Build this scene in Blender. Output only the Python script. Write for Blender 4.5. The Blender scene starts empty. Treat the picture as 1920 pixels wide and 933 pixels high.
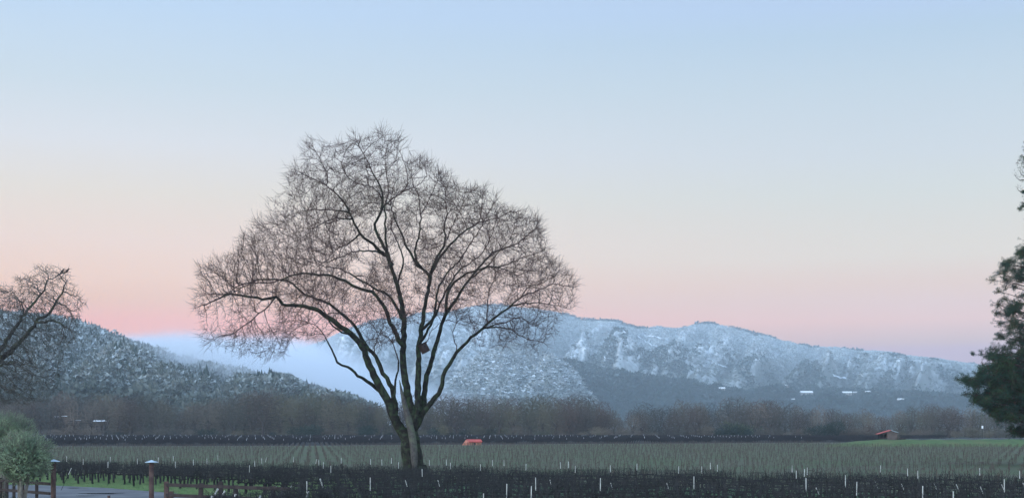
import bpy, math, random
import numpy as np
from mathutils import Vector, kdtree
PI = math.pi
F, H0, ZC = 2600.0, 800.0, 4.2
rnd = random.Random(7)
rng = np.random.default_rng(11)
sc = bpy.context.scene
col = sc.collection

def W(px, py, Y):                       # a point of the place from its bearing, its height angle and its distance
    return Vector(((px - 960) / F * Y, Y, ZC - (py - H0) / F * Y))
def GY(py):                             # distance of flat ground seen at a given height angle
    return F * ZC / (py - H0)

# ------------------------------------------------------------------ tagging
def tag(o, label=None, cat=None, group=None, kind=None):
    if label: o['label'] = label
    if cat: o['category'] = cat
    if group: o['group'] = group
    if kind: o['kind'] = kind
    return o
def link(name, me, m=None, parent=None, loc=None):
    o = bpy.data.objects.new(name, me); col.objects.link(o)
    if m is not None and me is not None and not me.materials: me.materials.append(m)
    if parent is not None: o.parent = parent
    if loc is not None: o.location = loc
    return o
def empty(name, loc=(0, 0, 0), rz=0):
    o = bpy.data.objects.new(name, None); col.objects.link(o)
    o.location = loc; o.rotation_euler = (0, 0, rz); o.empty_display_size = .3
    return o
def pymesh(name, v, f, smooth=False):
    me = bpy.data.meshes.new(name)
    me.from_pydata([tuple(p) for p in v], [], [tuple(q) for q in f]); me.update()
    if smooth: me.polygons.foreach_set('use_smooth', [True] * len(me.polygons))
    return me
def npmesh(name, V, Fc, smooth=False):  # V (n,3), Fc (m,k) all faces of one size
    V = np.asarray(V, np.float32); Fc = np.asarray(Fc, np.int32); k = Fc.shape[1]
    me = bpy.data.meshes.new(name)
    me.vertices.add(len(V)); me.vertices.foreach_set('co', V.ravel())
    me.loops.add(Fc.size); me.loops.foreach_set('vertex_index', Fc.ravel())
    me.polygons.add(len(Fc))
    me.polygons.foreach_set('loop_start', np.arange(0, Fc.size, k, dtype=np.int32))
    if smooth: me.polygons.foreach_set('use_smooth', np.ones(len(Fc), bool))
    me.update(calc_edges=True); me.validate()
    return me
def scatter(protos, pos, rz, sx, sz, pick):   # many copies of small shapes merged into one sheet of stuff
    Vs, Fs, n = [], [], 0
    for k, (pv, pf) in enumerate(protos):
        idx = np.where(pick == k)[0]
        if not len(idx): continue
        c, s = np.cos(rz[idx])[:, None], np.sin(rz[idx])[:, None]
        x, y, z = pv[None, :, 0], pv[None, :, 1], pv[None, :, 2]
        V = np.stack([(x * c - y * s) * sx[idx][:, None] + pos[idx, 0][:, None],
                      (x * s + y * c) * sx[idx][:, None] + pos[idx, 1][:, None],
                      z * sz[idx][:, None] + pos[idx, 2][:, None]], -1).reshape(-1, 3)
        Fc = (pf[None] + (np.arange(len(idx)) * len(pv))[:, None, None]).reshape(-1, pf.shape[1]) + n
        n += len(V); Vs.append(V); Fs.append(Fc)
    return np.concatenate(Vs), np.concatenate(Fs)

# ------------------------------------------------------------------ noise
def _h(ix, iy, s):
    n = (ix.astype(np.int64) * 374761393 + iy.astype(np.int64) * 668265263 + s * 974634777) & 0x7fffffff
    n = ((n ^ (n >> 13)) * 1274126177) & 0x7fffffff
    n = n ^ (n >> 16)
    return (n & 0xffff) / 32767.5 - 1
def vnoise(x, y, s=0):
    x = np.asarray(x, float); y = np.asarray(y, float)
    ix, iy = np.floor(x), np.floor(y); fx, fy = x - ix, y - iy
    fx = fx * fx * fx * (fx * (fx * 6 - 15) + 10); fy = fy * fy * fy * (fy * (fy * 6 - 15) + 10)
    a, b, c, d = _h(ix, iy, s), _h(ix + 1, iy, s), _h(ix, iy + 1, s), _h(ix + 1, iy + 1, s)
    return (a + (b - a) * fx) * (1 - fy) + (c + (d - c) * fx) * fy
def fbm(x, y, o=5, s=0, ridged=False):
    t, a, tot = 0, 1, 0
    for k in range(o):
        n = vnoise(x * 2 ** k, y * 2 ** k, s + k * 17)
        if ridged: n = 1 - 2 * np.abs(n)
        t = t + a * n; tot += a; a *= .5
    return t / tot

# ------------------------------------------------------------------ materials
def new_mat(name):
    m = bpy.data.materials.new(name); m.use_nodes = True
    nt = m.node_tree; b = nt.nodes['Principled BSDF']
    return m, nt, b
def N(nt, t, **kw):
    n = nt.nodes.new(t)
    for k, v in kw.items():
        if k.startswith('i_'): n.inputs[k[2:].replace('_', ' ')].default_value = v
        else: setattr(n, k, v)
    return n
def c4(c): return (c[0], c[1], c[2], 1)
def mix(nt, fac, a, b):
    n = nt.nodes.new('ShaderNodeMix'); n.data_type = 'RGBA'
    for sock, v in ((n.inputs[0], fac), (n.inputs[6], a), (n.inputs[7], b)):
        if isinstance(v, (int, float)): sock.default_value = v
        elif isinstance(v, tuple): sock.default_value = c4(v)
        else: nt.links.new(v, sock)
    return n.outputs[2]
def math_(nt, op, a, b=None, clamp=False):
    n = nt.nodes.new('ShaderNodeMath'); n.operation = op; n.use_clamp = clamp
    for k, v in enumerate((a, b)):
        if v is None: continue
        if isinstance(v, (int, float)): n.inputs[k].default_value = v
        else: nt.links.new(v, n.inputs[k])
    return n.outputs[0]
def noise(nt, scale, detail=4, vec=None, lo=None, hi=None, rough=.55):
    n = nt.nodes.new('ShaderNodeTexNoise'); n.inputs['Scale'].default_value = scale
    n.inputs['Detail'].default_value = detail; n.inputs['Roughness'].default_value = rough
    if vec is not None: nt.links.new(vec, n.inputs['Vector'])
    if lo is None: return n.outputs['Fac']
    r = nt.nodes.new('ShaderNodeMapRange'); r.inputs[1].default_value = lo; r.inputs[2].default_value = hi
    nt.links.new(n.outputs['Fac'], r.inputs[0]); return r.outputs[0]
def rng_(nt, v, lo, hi):
    r = nt.nodes.new('ShaderNodeMapRange'); r.inputs[1].default_value = lo; r.inputs[2].default_value = hi
    r.interpolation_type = 'SMOOTHSTEP'; nt.links.new(v, r.inputs[0]); return r.outputs[0]
def pos_out(nt): return nt.nodes.new('ShaderNodeNewGeometry').outputs['Position']
def vary(m, a, b):
    nt = m.node_tree; bs = nt.nodes['Principled BSDF']; src = bs.inputs['Base Color'].links[0].from_socket
    oi = nt.nodes.new('ShaderNodeObjectInfo'); c = mix(nt, oi.outputs['Random'], a, b)
    n = nt.nodes.new('ShaderNodeMix'); n.data_type = 'RGBA'; n.blend_type = 'MULTIPLY'; n.inputs[0].default_value = 1
    nt.links.new(src, n.inputs[6]); nt.links.new(c, n.inputs[7]); nt.links.new(n.outputs[2], bs.inputs['Base Color'])
def simple(name, c1, c2=None, scale=3.0, rough=.85, lo=.35, hi=.65, spec=.2, c3=None, scale3=.5, bump=0, obj=False):
    m, nt, b = new_mat(name)
    b.inputs['Roughness'].default_value = rough; b.inputs['Specular IOR Level'].default_value = spec
    vec = nt.nodes.new('ShaderNodeTexCoord').outputs['Object'] if obj else pos_out(nt)
    if c2 is None: b.inputs['Base Color'].default_value = c4(c1)
    else:
        c = mix(nt, noise(nt, scale, 5, vec, lo, hi), c1, c2)
        if c3: c = mix(nt, noise(nt, scale3, 4, vec, .45, .62), c, c3)
        nt.links.new(c, b.inputs['Base Color'])
    if bump:
        bp = nt.nodes.new('ShaderNodeBump'); bp.inputs['Strength'].default_value = bump; bp.inputs['Distance'].default_value = .03
        nt.links.new(noise(nt, scale * 4, 6, vec), bp.inputs['Height']); nt.links.new(bp.outputs[0], b.inputs['Normal'])
    return m

M = {}
M['bark'] = simple('oak_bark', (.026, .023, .020), (.010, .009, .009), 4, .95, spec=.1, c3=(.036, .050, .028), scale3=2.6, bump=.9)
M['twig'] = simple('oak_twig', (.088, .058, .052), (.042, .028, .027), 1.2, .9, spec=.1)
M['pale_wood'] = simple('bare_wood', (.085, .078, .072), (.04, .036, .036), 5, .9, bump=.5, c3=(.09, .10, .07), scale3=2)
M['lichen_twig'] = simple('lichen_twig', (.095, .092, .080), (.050, .044, .040), 1.0, .9, spec=.1)
M['bark_dark'] = simple('dark_bark', (.040, .034, .032), (.018, .016, .016), 3, .95, spec=.1, c3=(.06, .07, .04), scale3=.9)
M['vine'] = simple('vine_wood', (.026, .024, .024), (.010, .010, .011), 6, .95, spec=.1)
M['cane'] = simple('vine_cane', (.042, .040, .040), (.014, .015, .016), 3, .9, spec=.1)
M['far_cane'] = simple('far_vine_cane', (.028, .027, .031), (.014, .014, .017), .1, .9, spec=.1)
M['young'] = simple('young_vine', (.092, .074, .060), (.060, .050, .042), 1.0, .9, spec=.1)
M['white'] = simple('white_tube', (.52, .52, .49), (.30, .30, .28), 4, .6)
M['red_wood'] = simple('red_stained_wood', (.080, .046, .040), (.048, .030, .028), 4, .85, bump=.3, c3=(.095, .062, .052), scale3=3)
M['dark_rail'] = simple('dark_stained_wood', (.046, .035, .032), (.024, .019, .019), 4, .85, bump=.3)
M['tin'] = simple('weathered_tin', (.42, .50, .55), (.28, .34, .38), 5, .45)
M['grass_green'] = simple('grass', (.150, .240, .105), (.095, .155, .072), 2.2, .95, spec=.05, c3=(.16, .20, .10), scale3=.8)
M['red_roof'] = simple('red_roof_sheet', (.46, .085, .070), (.30, .06, .05), 1.2, .6)
M['orange_side'] = simple('orange_board', (.46, .17, .11), (.32, .12, .08), 2, .7)
M['tan_wall'] = simple('tan_wall', (.38, .21, .13), (.25, .14, .10), 1.2, .8)
M['brown_wall'] = simple('brown_wall', (.11, .085, .075), (.07, .055, .05), 1.5, .9)
M['dark'] = simple('dark_opening', (.012, .012, .016))
M['crow'] = simple('crow_feather', (.014, .013, .016), (.03, .028, .032), 20, .5)
M['box_wood'] = simple('box_wood', (.060, .036, .033), (.03, .022, .022), 7, .9)
M['house_white'] = simple('house_white', (.75, .76, .76), (.6, .6, .6), .3)
M['house_wall'] = simple('house_wall', (.30, .28, .26), (.22, .2, .2), .4)
M['pine'] = simple('pine_needle', (.030, .068, .046), (.015, .036, .026), 1.2, .85, spec=.15, c3=(.045, .075, .030), scale3=.6)
M['pine_bark'] = simple('pine_bark', (.07, .045, .038), (.03, .02, .018), 4, .95)
M['cone_brown'] = simple('pine_cone_tips', (.11, .055, .040), (.06, .03, .025), 2, .9)
M['olive'] = simple('olive_leaf', (.155, .235, .135), (.065, .115, .066), 3.0, .7, c3=(.27, .35, .20), scale3=1.4)
M['olive_bark'] = simple('olive_bark', (.20, .18, .155), (.11, .10, .085), 6, .95)
M['shrub'] = simple('dark_shrub', (.030, .042, .026), (.014, .020, .014), 4, .9)
M['asphalt'] = simple('asphalt', (.115, .118, .125), (.085, .088, .095), 1.2, .8, c3=(.14, .145, .15), scale3=.35)
M['pale_line'] = simple('pale_gravel', (.42, .43, .42), (.33, .34, .33), .5)
m, nt, b = new_mat('puddle_water'); M['puddle'] = m
b.inputs['Base Color'].default_value = (.03, .035, .04, 1); b.inputs['Roughness'].default_value = .04; b.inputs['Specular IOR Level'].default_value = .8

# lattice of the vineyard: rows run along RV, row after row along AV
RT = math.radians(-20.8)
RV = np.array([math.cos(RT), math.sin(RT)]); AV = np.array([-math.sin(RT), math.cos(RT)])
SP_IN, SP_ROW = 1.33, 2.4
def row_strip(nt):
    g = pos_out(nt); s = nt.nodes.new('ShaderNodeVectorMath'); s.operation = 'DOT_PRODUCT'
    nt.links.new(g, s.inputs[0]); s.inputs[1].default_value = (AV[0], AV[1], 0)
    q = math_(nt, 'DIVIDE', s.outputs['Value'], SP_ROW)
    q = math_(nt, 'ADD', q, .5); q = math_(nt, 'FRACT', q); q = math_(nt, 'SUBTRACT', q, .5); q = math_(nt, 'ABSOLUTE', q)
    return g, q
def field_mat(name, grass1, grass2, soil, width, frost=0):
    m, nt, b = new_mat(name); b.inputs['Roughness'].default_value = .95; b.inputs['Specular IOR Level'].default_value = .05
    g, q = row_strip(nt)
    nn = noise(nt, 1.7, 4, g)
    q2 = math_(nt, 'ADD', q, math_(nt, 'MULTIPLY', math_(nt, 'SUBTRACT', nn, .5), .22))
    st = rng_(nt, q2, width, width + .08)
    gr = mix(nt, noise(nt, .09, 6, g, .38, .62), grass1, grass2)
    gr = mix(nt, noise(nt, 2.5, 3, g, .5, .75), gr, tuple(x * 1.35 for x in grass1))
    c = mix(nt, st, soil, gr)
    nt.links.new(c, b.inputs['Base Color'])
    return m
M['near_soil'] = field_mat('near_vineyard_floor', (.080, .160, .075), (.050, .095, .055), (.040, .040, .034), .08)
M['mid_grass'] = field_mat('frosty_grass_rows', (.082, .122, .060), (.112, .116, .080), (.074, .060, .052), .16)
M['far_soil'] = field_mat('far_vineyard_floor', (.044, .046, .044), (.050, .048, .048), (.032, .031, .032), .22)
M['ground'] = simple('valley_ground', (.080, .095, .060), (.060, .062, .048), .03, .95, c3=(.07, .06, .05), scale3=.01, spec=.05)

def snow_mat(name, veg1, veg2, snow, z_lo, z_hi, n_scale, cover=(.42, .6), nz=(.2, .8), var=.004, patch=None, relief=False):
    """vegetation or rock under snow: the snow lies on faces that look up and grows with altitude"""
    m, nt, b = new_mat(name); b.inputs['Roughness'].default_value = .9; b.inputs['Specular IOR Level'].default_value = .1
    geo = nt.nodes.new('ShaderNodeNewGeometry'); P = geo.outputs['Position']
    sp = nt.nodes.new('ShaderNodeSeparateXYZ'); nt.links.new(P, sp.inputs[0])
    sn = nt.nodes.new('ShaderNodeSeparateXYZ'); nt.links.new(geo.outputs['Normal'], sn.inputs[0])
    big = noise(nt, var, 5, P)
    zz = math_(nt, 'ADD', sp.outputs['Z'], math_(nt, 'MULTIPLY', math_(nt, 'SUBTRACT', big, .5), (z_hi - z_lo) * 1.2))
    alt = rng_(nt, zz, z_lo, z_hi)
    up = rng_(nt, math_(nt, 'ABSOLUTE', sn.outputs['Z']), nz[0], nz[1])
    fine = noise(nt, n_scale, 6, P, cover[0], cover[1], .7)
    k = math_(nt, 'MULTIPLY', math_(nt, 'MULTIPLY', alt, up), math_(nt, 'ADD', math_(nt, 'MULTIPLY', fine, .75), .25), True)
    if relief:              # scrub in gullies, open snow on spurs; also paints in gully shading
        ra = nt.nodes.new('ShaderNodeAttribute'); ra.attribute_name = 'relief'
        k = math_(nt, 'MULTIPLY', k, math_(nt, 'ADD', math_(nt, 'MULTIPLY', rng_(nt, ra.outputs['Fac'], -.3, .35), .62), .38))
    veg = mix(nt, noise(nt, n_scale * .4, 4, P, .35, .65), veg1, veg2)
    c = mix(nt, k, veg, snow)
    if patch: c = mix(nt, math_(nt, 'MULTIPLY', noise(nt, patch, 5, P, .63, .70), alt), c, (.74, .77, .78))
    nt.links.new(c, b.inputs['Base Color'])
    return m
M['mountain'] = snow_mat('snowy_mountain', (.17, .185, .185), (.11, .13, .125), (.74, .77, .78), 50, 300, .035, (.36, .62), (.1, .6), patch=.006, relief=True)
M['mtn_tree'] = snow_mat('frosted_far_tree', (.12, .14, .135), (.07, .09, .085), (.56, .61, .63), 50, 330, .08, (.25, .5), (.0, .5))
M['spur'] = snow_mat('snowy_spur', (.22, .22, .21), (.12, .13, .12), (.62, .66, .67), 0, 60, .06, (.33, .56), (.1, .5), relief=True)
M['spur_tree'] = snow_mat('frosted_spur_tree', (.09, .11, .10), (.055, .075, .07), (.58, .62, .64), 0, 120, .12, (.3, .55), (.1, .7))
M['ridge'] = snow_mat('wooded_ridge', (.065, .092, .088), (.045, .068, .066), (.55, .6, .6), 30, 130, .05, (.45, .7), (.2, .8))
M['ridge_tree'] = snow_mat('dark_ridge_tree', (.026, .048, .048), (.014, .028, .032), (.42, .48, .50), 60, 220, .1, (.4, .65), (.2, .9))
M['lefthill'] = snow_mat('near_hill_floor', (.07, .08, .065), (.10, .10, .08), (.48, .52, .52), 20, 90, .1, (.4, .65), (.2, .8))
M['oak_frost'] = snow_mat('frosted_broadleaf', (.095, .110, .096), (.065, .080, .070), (.60, .65, .66), 4, 110, .35, (.28, .55), (.0, .7), .006)
M['fir_frost'] = snow_mat('frosted_conifer', (.045, .066, .056), (.030, .046, .042), (.42, .46, .46), 10, 130, .5, (.45, .7), (.2, .9), .006)
M['riparian'] = simple('bare_woodland_twig', (.130, .116, .104), (.072, .070, .068), .05, .95, spec=.05, c3=(.092, .092, .068), scale3=.018)
M['riparian_b'] = simple('reddish_bare_twig', (.095, .074, .066), (.060, .050, .046), .08, .95, spec=.05)
vary(M['riparian'], (.55, .62, .66), (1.5, 1.35, 1.2)); vary(M['riparian_b'], (.75, .8, .8), (1.3, 1.15, 1.1))
M['riparian_trunk'] = simple('woodland_trunk', (.085, .072, .066), (.05, .043, .042), .3, .95, spec=.05)
M['evergreen_bush'] = simple('evergreen_bush', (.035, .05, .042), (.022, .034, .032), .1, .95, spec=.05)

# ------------------------------------------------------------------ tubes and trees
def sweep(V, Fc, pts, rad, n, rough=0, r_=rnd, cap=True):
    pts = [Vector(p) for p in pts]
    if len(pts) < 2: return
    base = len(V); d0 = (pts[1] - pts[0]).normalized()
    ref = Vector((0, 0, 1)) if abs(d0.z) < .9 else Vector((1, 0, 0))
    u = d0.cross(ref).normalized()
    for i, p in enumerate(pts):
        if i == 0: d = d0
        elif i == len(pts) - 1: d = (pts[i] - pts[i - 1]).normalized()
        else: d = (pts[i + 1] - pts[i - 1]).normalized()
        u = u - d * u.dot(d)
        if u.length < 1e-6: u = d.orthogonal()
        u.normalize(); w = d.cross(u)
        for k in range(n):
            a = 2 * PI * k / n
            r = rad[i] * (1 + (r_.uniform(-rough, rough) if rough else 0))
            V.append(p + (u * math.cos(a) + w * math.sin(a)) * r)
    for i in range(len(pts) - 1):
        for k in range(n):
            a, b_ = base + i * n + k, base + i * n + (k + 1) % n
            Fc.append((a, b_, b_ + n, a + n))
    if cap:
        e = base + (len(pts) - 1) * n
        if n == 3: Fc.append((e, e + 1, e + 2))
        else: Fc.append(tuple(range(e, e + n)))

class Tree:
    def __init__(s): s.P = []; s.par = []; s.ch = []; s.fix = {}
    def add(s, p, par, r=None):
        i = len(s.P); s.P.append(Vector(p)); s.par.append(par); s.ch.append([])
        if par >= 0: s.ch[par].append(i)
        if r: s.fix[i] = r
        return i
    def nearest(s, p, lo=0):
        return min(range(lo, len(s.P)), key=lambda i: (s.P[i] - p).length_squared)
    def limb(s, pts, r0, r1, seg, parent=None, wob=.06, rr=rnd):
        """add a polyline (world points) to the tree, resampled and slightly crooked"""
        pts = [Vector(p) for p in pts]
        if not s.P: cur = -1
        elif parent is None: cur = s.nearest(pts[0])
        else: cur = parent
        if cur < 0: cur = s.add(pts[0], -1, r0)
        L = sum((pts[i + 1] - pts[i]).length for i in range(len(pts) - 1)) or 1
        done = 0; ids = []
        n = len(pts)
        for i in range(n - 1):
            a, b_ = pts[i], pts[i + 1]; l = (b_ - a).length; k = max(1, int(round(l / seg)))
            p0 = pts[max(0, i - 1)]; p3 = pts[min(n - 1, i + 2)]
            for j in range(1, k + 1):
                t = j / k
                q = .5 * ((2 * a) + (b_ - p0) * t + (2 * p0 - 5 * a + 4 * b_ - p3) * t * t + (3 * a - p0 - 3 * b_ + p3) * t ** 3)
                f = (done + l * t) / L
                q = q + Vector((rr.uniform(-1, 1), rr.uniform(-1, 1), rr.uniform(-1, 1))) * wob
                cur = s.add(q, cur, r0 + (r1 - r0) * f ** .66); ids.append(cur)
            done += l
        return ids
    def colonize(s, att, seg, infl, kill, iters, trop=(0, 0, 0), jit=.25, rr=rnd, start=0, mom=.35):
        att = [Vector(a) for a in att]; n = len(att)
        best = [-1] * n; bd = [1e9] * n; alive = list(range(n)); new = list(range(start, len(s.P))); trop = Vector(trop)
        for it in range(iters):
            kd = kdtree.KDTree(len(new))
            for i in new: kd.insert(s.P[i], i)
            kd.balance()
            keep = []
            for a in alive:
                _, i, d = kd.find(att[a])
                if d is not None and d < bd[a]: bd[a] = d; best[a] = i
                if bd[a] > kill: keep.append(a)
            alive = keep
            acc = {}
            for a in alive:
                if bd[a] < infl:
                    acc.setdefault(best[a], Vector()); acc[best[a]] += (att[a] - s.P[best[a]]).normalized()
            new = []
            for i, d in acc.items():
                if d.length < 1e-4: d = Vector((rr.uniform(-1, 1), rr.uniform(-1, 1), rr.uniform(-1, 1)))
                d.normalize(); d += trop + Vector((rr.uniform(-1, 1), rr.uniform(-1, 1), rr.uniform(-1, 1))) * jit
                if s.par[i] >= 0: d += (s.P[i] - s.P[s.par[i]]).normalized() * mom
                q = s.P[i] + d.normalized() * seg
                if len(s.ch[i]) > 3: continue
                new.append(s.add(q, i))
            if not new or not alive: break
    def radii(s, tip, ex):
        n = len(s.P); R = [0.0] * n
        order = list(range(n))          # children always come after parents
        acc = [0.0] * n
        for i in reversed(order):
            r = acc[i] ** (1 / ex) if acc[i] > 0 else tip
            R[i] = max(r, tip)
            if s.par[i] >= 0: acc[s.par[i]] += R[i] ** ex
        for i in order:
            if i in s.fix: R[i] = s.fix[i]
            elif s.par[i] >= 0 and R[i] > R[s.par[i]] * .85: R[i] = R[s.par[i]] * .85
        return R
    def chains(s, R):
        out = []; stack = [0]
        while stack:
            i = stack.pop(); c = [s.par[i]] if s.par[i] >= 0 else []
            while True:
                c.append(i)
                if not s.ch[i]: break
                ks = sorted(s.ch[i], key=lambda k: (k in s.fix, R[k]), reverse=True)
                stack += ks[1:]; i = ks[0]
            out.append(c)
        return out
    def meshes(s, R, thick, rough=.1, hair=None, rr=rnd, mid=None, cen=None):
        """(thick limbs), (fine branches and twigs) as two vertex and face lists"""
        A, B = ([], []), ([], [])
        for c in s.chains(R):
            rr0 = [R[i] for i in c]
            if len(c) > 1 and s.par[c[1]] == c[0] and R[c[0]] > R[c[1]] * 1.2: rr0[0] = R[c[1]] * 1.15
            P = [s.P[i] for i in c]
            k = 0
            while k < len(c) and rr0[k] >= thick: k += 1
            if k >= 2:
                n = 9 if max(rr0) > .25 else 7 if max(rr0) > .1 else 5
                sweep(A[0], A[1], P[:k], rr0[:k], n, rough)
            if k < len(c):
                k0 = max(0, k - 1)
                if len(c) - k0 >= 2:
                    sweep(B[0], B[1], P[k0:], rr0[k0:], 3 if rr0[k0] < (mid or thick * .6) else 4, 0, cap=False)
        if hair:
            prob, cnt, ln, hr, droop, spread = hair
            lim = hr * 6
            for i in range(len(s.P)):
                if s.par[i] < 0 or R[i] > lim or rr.random() > prob: continue
                d = (s.P[i] - s.P[s.par[i]]).normalized()
                if cen is not None: d = (d * .8 + (s.P[i] - cen).normalized() * .45).normalized()
                for _ in range(cnt):
                    q = (d + Vector((rr.uniform(-1, 1), rr.uniform(-1, 1), rr.uniform(-1, 1) + droop)) * spread).normalized()
                    l = ln * rr.uniform(.45, 1.15); p0 = s.P[i]; p1 = p0 + q * l * .5
                    q = (q + Vector((rr.uniform(-1, 1), rr.uniform(-1, 1), rr.uniform(-1, 1) + droop * .6)) * .35).normalized()
                    p2 = p1 + q * l * .5
                    sweep(B[0], B[1], [p0, p1, p2], [hr, hr * .8, hr * .4], 3, 0, cap=False)
        return A, B

def in_poly(x, y, poly):
    r = False; j = len(poly) - 1
    for i in range(len(poly)):
        xi, yi = poly[i]; xj, yj = poly[j]
        if (yi > y) != (yj > y) and x < (xj - xi) * (y - yi) / (yj - yi) + xi: r = not r
        j = i
    return r

# ------------------------------------------------------------------ the big bare oak
OY = GY(899)
def big_oak():
    rr = random.Random(21)
    t = Tree(); sx = F / OY
    def path(pts, d0, d1):
        n = len(pts) - 1
        return [W(p[0], p[1], OY + d0 + (d1 - d0) * (i / n)) for i, p in enumerate(pts)]
    T = t.limb([W(779, 903, OY), W(776, 880, OY), W(773, 858, OY), W(770, 836, OY), W(769, 818, OY)], .95, .80, .5, wob=.03, rr=rr)
    t.fix[0] = 1.15
    crotch = T[-1]
    def L(pts, d0, d1, r0, r1, parent=None, wob=.055):
        return t.limb(path(pts, d0, d1), r0 * .9, r1 * .9, .42, parent, wob, rr)
    g = {}
    g['left'] = L([(760, 817), (753, 808), (744, 791), (733, 766), (719, 737), (706, 712), (692, 684), (679, 649), (657, 627), (631, 606), (610, 591), (588, 578), (558, 573), (529, 569), (518, 556), (493, 560), (464, 555), (431, 551), (405, 562), (380, 573)], 0, -3.5, .50, .045, crotch)
    L([(715, 734), (696, 720), (671, 703), (652, 687), (632, 679), (625, 660), (613, 640), (602, 620), (588, 609), (573, 602)], 0, -5, .20, .03)
    L([(518, 560), (486, 587), (464, 606), (435, 626), (413, 631), (387, 646)], -3, -5, .07, .02)
    L([(740, 790), (741, 756), (731, 718), (718, 700), (704, 667), (684, 644), (664, 609), (639, 587), (610, 566), (577, 555), (558, 540), (544, 527), (520, 524), (486, 525), (449, 536), (420, 552)], .4, 3.5, .27, .04)
    L([(655, 628), (640, 622), (625, 612), (612, 590), (600, 570), (575, 545)], -1.8, -5.5, .11, .03)
    g['c1'] = L([(771, 800), (772, 772), (764, 734), (758, 696), (756, 659), (757, 630), (756, 591), (750, 551), (736, 508), (724, 471), (707, 438), (702, 420), (714, 395), (717, 369), (712, 350), (703, 330), (682, 289), (668, 264)], 0, .5, .44, .03, crotch)
    L([(750, 646), (742, 626), (736, 613), (722, 580), (708, 556), (697, 547), (668, 540), (646, 527), (617, 516), (595, 514), (566, 513), (533, 522), (504, 530), (467, 532), (435, 550)], 0, -1.5, .24, .03)
    L([(754, 600), (740, 569), (722, 549), (700, 540), (672, 522), (640, 505), (612, 500), (580, 490)], 0, 5, .16, .03)
    L([(729, 480), (712, 472), (700, 458), (675, 438), (660, 409), (642, 376), (610, 347), (580, 333), (560, 322)], 0, -3, .18, .025)
    L([(612, 349), (612, 322), (595, 289), (584, 267)], -1.8, -3.5, .055, .02)
    L([(661, 412), (631, 409), (595, 424), (573, 442)], -1.4, -6, .09, .02)
    L([(655, 398), (613, 393), (577, 395), (544, 402)], -1.6, 1, .09, .02)
    L([(671, 442), (650, 458), (631, 468), (610, 490), (590, 505)], -1, 4, .09, .025)
    L([(738, 500), (724, 480), (704, 471), (668, 471), (639, 482), (613, 493), (590, 512)], .4, 6, .12, .025)
    L([(734, 505), (727, 471), (722, 430), (723, 409), (722, 385), (728, 360), (726, 336), (722, 300), (725, 272)], 0, 2.5, .15, .02)
    L([(716, 372), (700, 352), (675, 345), (650, 330), (640, 305), (655, 275)], .2, -3, .07, .02)
    L([(715, 390), (735, 372), (755, 360), (765, 340), (760, 310), (748, 280)], 0, 4, .08, .02)
    L([(746, 530), (755, 500), (752, 470), (735, 430), (733, 395), (747, 362), (780, 350), (800, 330)], 0, 4, .10, .02)
    g['c2'] = L([(776, 800), (784, 766), (783, 718), (785, 671), (786, 640), (789, 627), (797, 573), (805, 530), (800, 510), (782, 497), (760, 457), (750, 431), (741, 410), (733, 385), (737, 355), (745, 335)], -.2, 3, .38, .03, crotch)
    L([(783, 498), (778, 470), (786, 438), (789, 402), (786, 373), (774, 342), (770, 315)], 1, 5, .13, .02)
    L([(789, 405), (800, 380), (815, 350), (825, 325)], 3, 4, .06, .02)
    L([(805, 530), (811, 500), (835, 453), (832, 424), (838, 402), (835, 370), (840, 345)], .5, -4, .17, .02)
    L([(811, 502), (846, 457), (875, 431), (897, 417), (904, 384), (908, 350)], .6, 2, .15, .02)
    L([(836, 452), (850, 420), (862, 395), (880, 362)], -2, -5, .07, .02)
    L([(790, 620), (815, 590), (820, 545), (838, 511), (860, 490), (893, 440), (915, 400), (930, 375)], .2, 5, .15, .02)
    L([(897, 417), (930, 410), (955, 398), (975, 395)], 1.6, 3, .06, .02)
    g['c3'] = L([(780, 800), (794, 762), (797, 722), (806, 687), (816, 652), (820, 638), (835, 591), (857, 558), (875, 530), (915, 482), (937, 468), (970, 457), (991, 438), (1010, 425)], .3, 3.5, .33, .03, crotch)
    L([(835, 592), (842, 544), (875, 513), (911, 500), (933, 475), (960, 440), (965, 410)], 1, -2, .17, .02)
    L([(911, 500), (940, 500), (962, 490), (990, 480), (1022, 470)], 0, -4, .09, .02)
    L([(886, 520), (918, 500), (962, 511), (973, 530), (970, 555), (985, 575)], 2, 6, .08, .02)
    L([(786, 645), (800, 625), (812, 598), (835, 550), (857, 511), (886, 490), (911, 465), (925, 430), (935, 400)], 0, -5, .15, .02)
    g['c4'] = L([(784, 800), (791, 778), (810, 753), (827, 728), (832, 702), (847, 674), (857, 660), (889, 627), (908, 613), (933, 591), (955, 575), (980, 555), (1010, 544), (1035, 533), (1055, 535)], .2, -3, .30, .03, crotch)
    L([(905, 614), (937, 613), (962, 620), (988, 635), (1017, 642), (1027, 650)], -1.4, -4, .09, .02)
    L([(900, 618), (930, 608), (948, 605), (970, 595), (985, 600), (1005, 612)], -1.5, 2, .10, .02)
    L([(911, 606), (915, 566), (919, 540), (930, 520), (928, 500)], -1.5, -5, .07, .02)
    L([(957, 574), (977, 570), (1010, 567), (1046, 573), (1068, 578)], -2, 1, .09, .02)
    L([(975, 560), (991, 537), (1020, 530), (1045, 510)], -2.2, -6, .07, .02)
    L([(857, 655), (849, 624), (857, 602), (850, 580)], -.9, -3, .05, .02)
    L([(743, 745), (741, 725), (743, 703), (748, 684), (742, 659), (735, 640), (722, 628)], -.5, -3, .13, .03)
    L([(700, 665), (705, 640), (715, 620), (720, 605)], 0, -3, .06, .02)
    L([(790, 655), (800, 640), (810, 620), (828, 603), (842, 600)], 0, 3, .06, .02)
    nfix = len(t.P)
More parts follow.
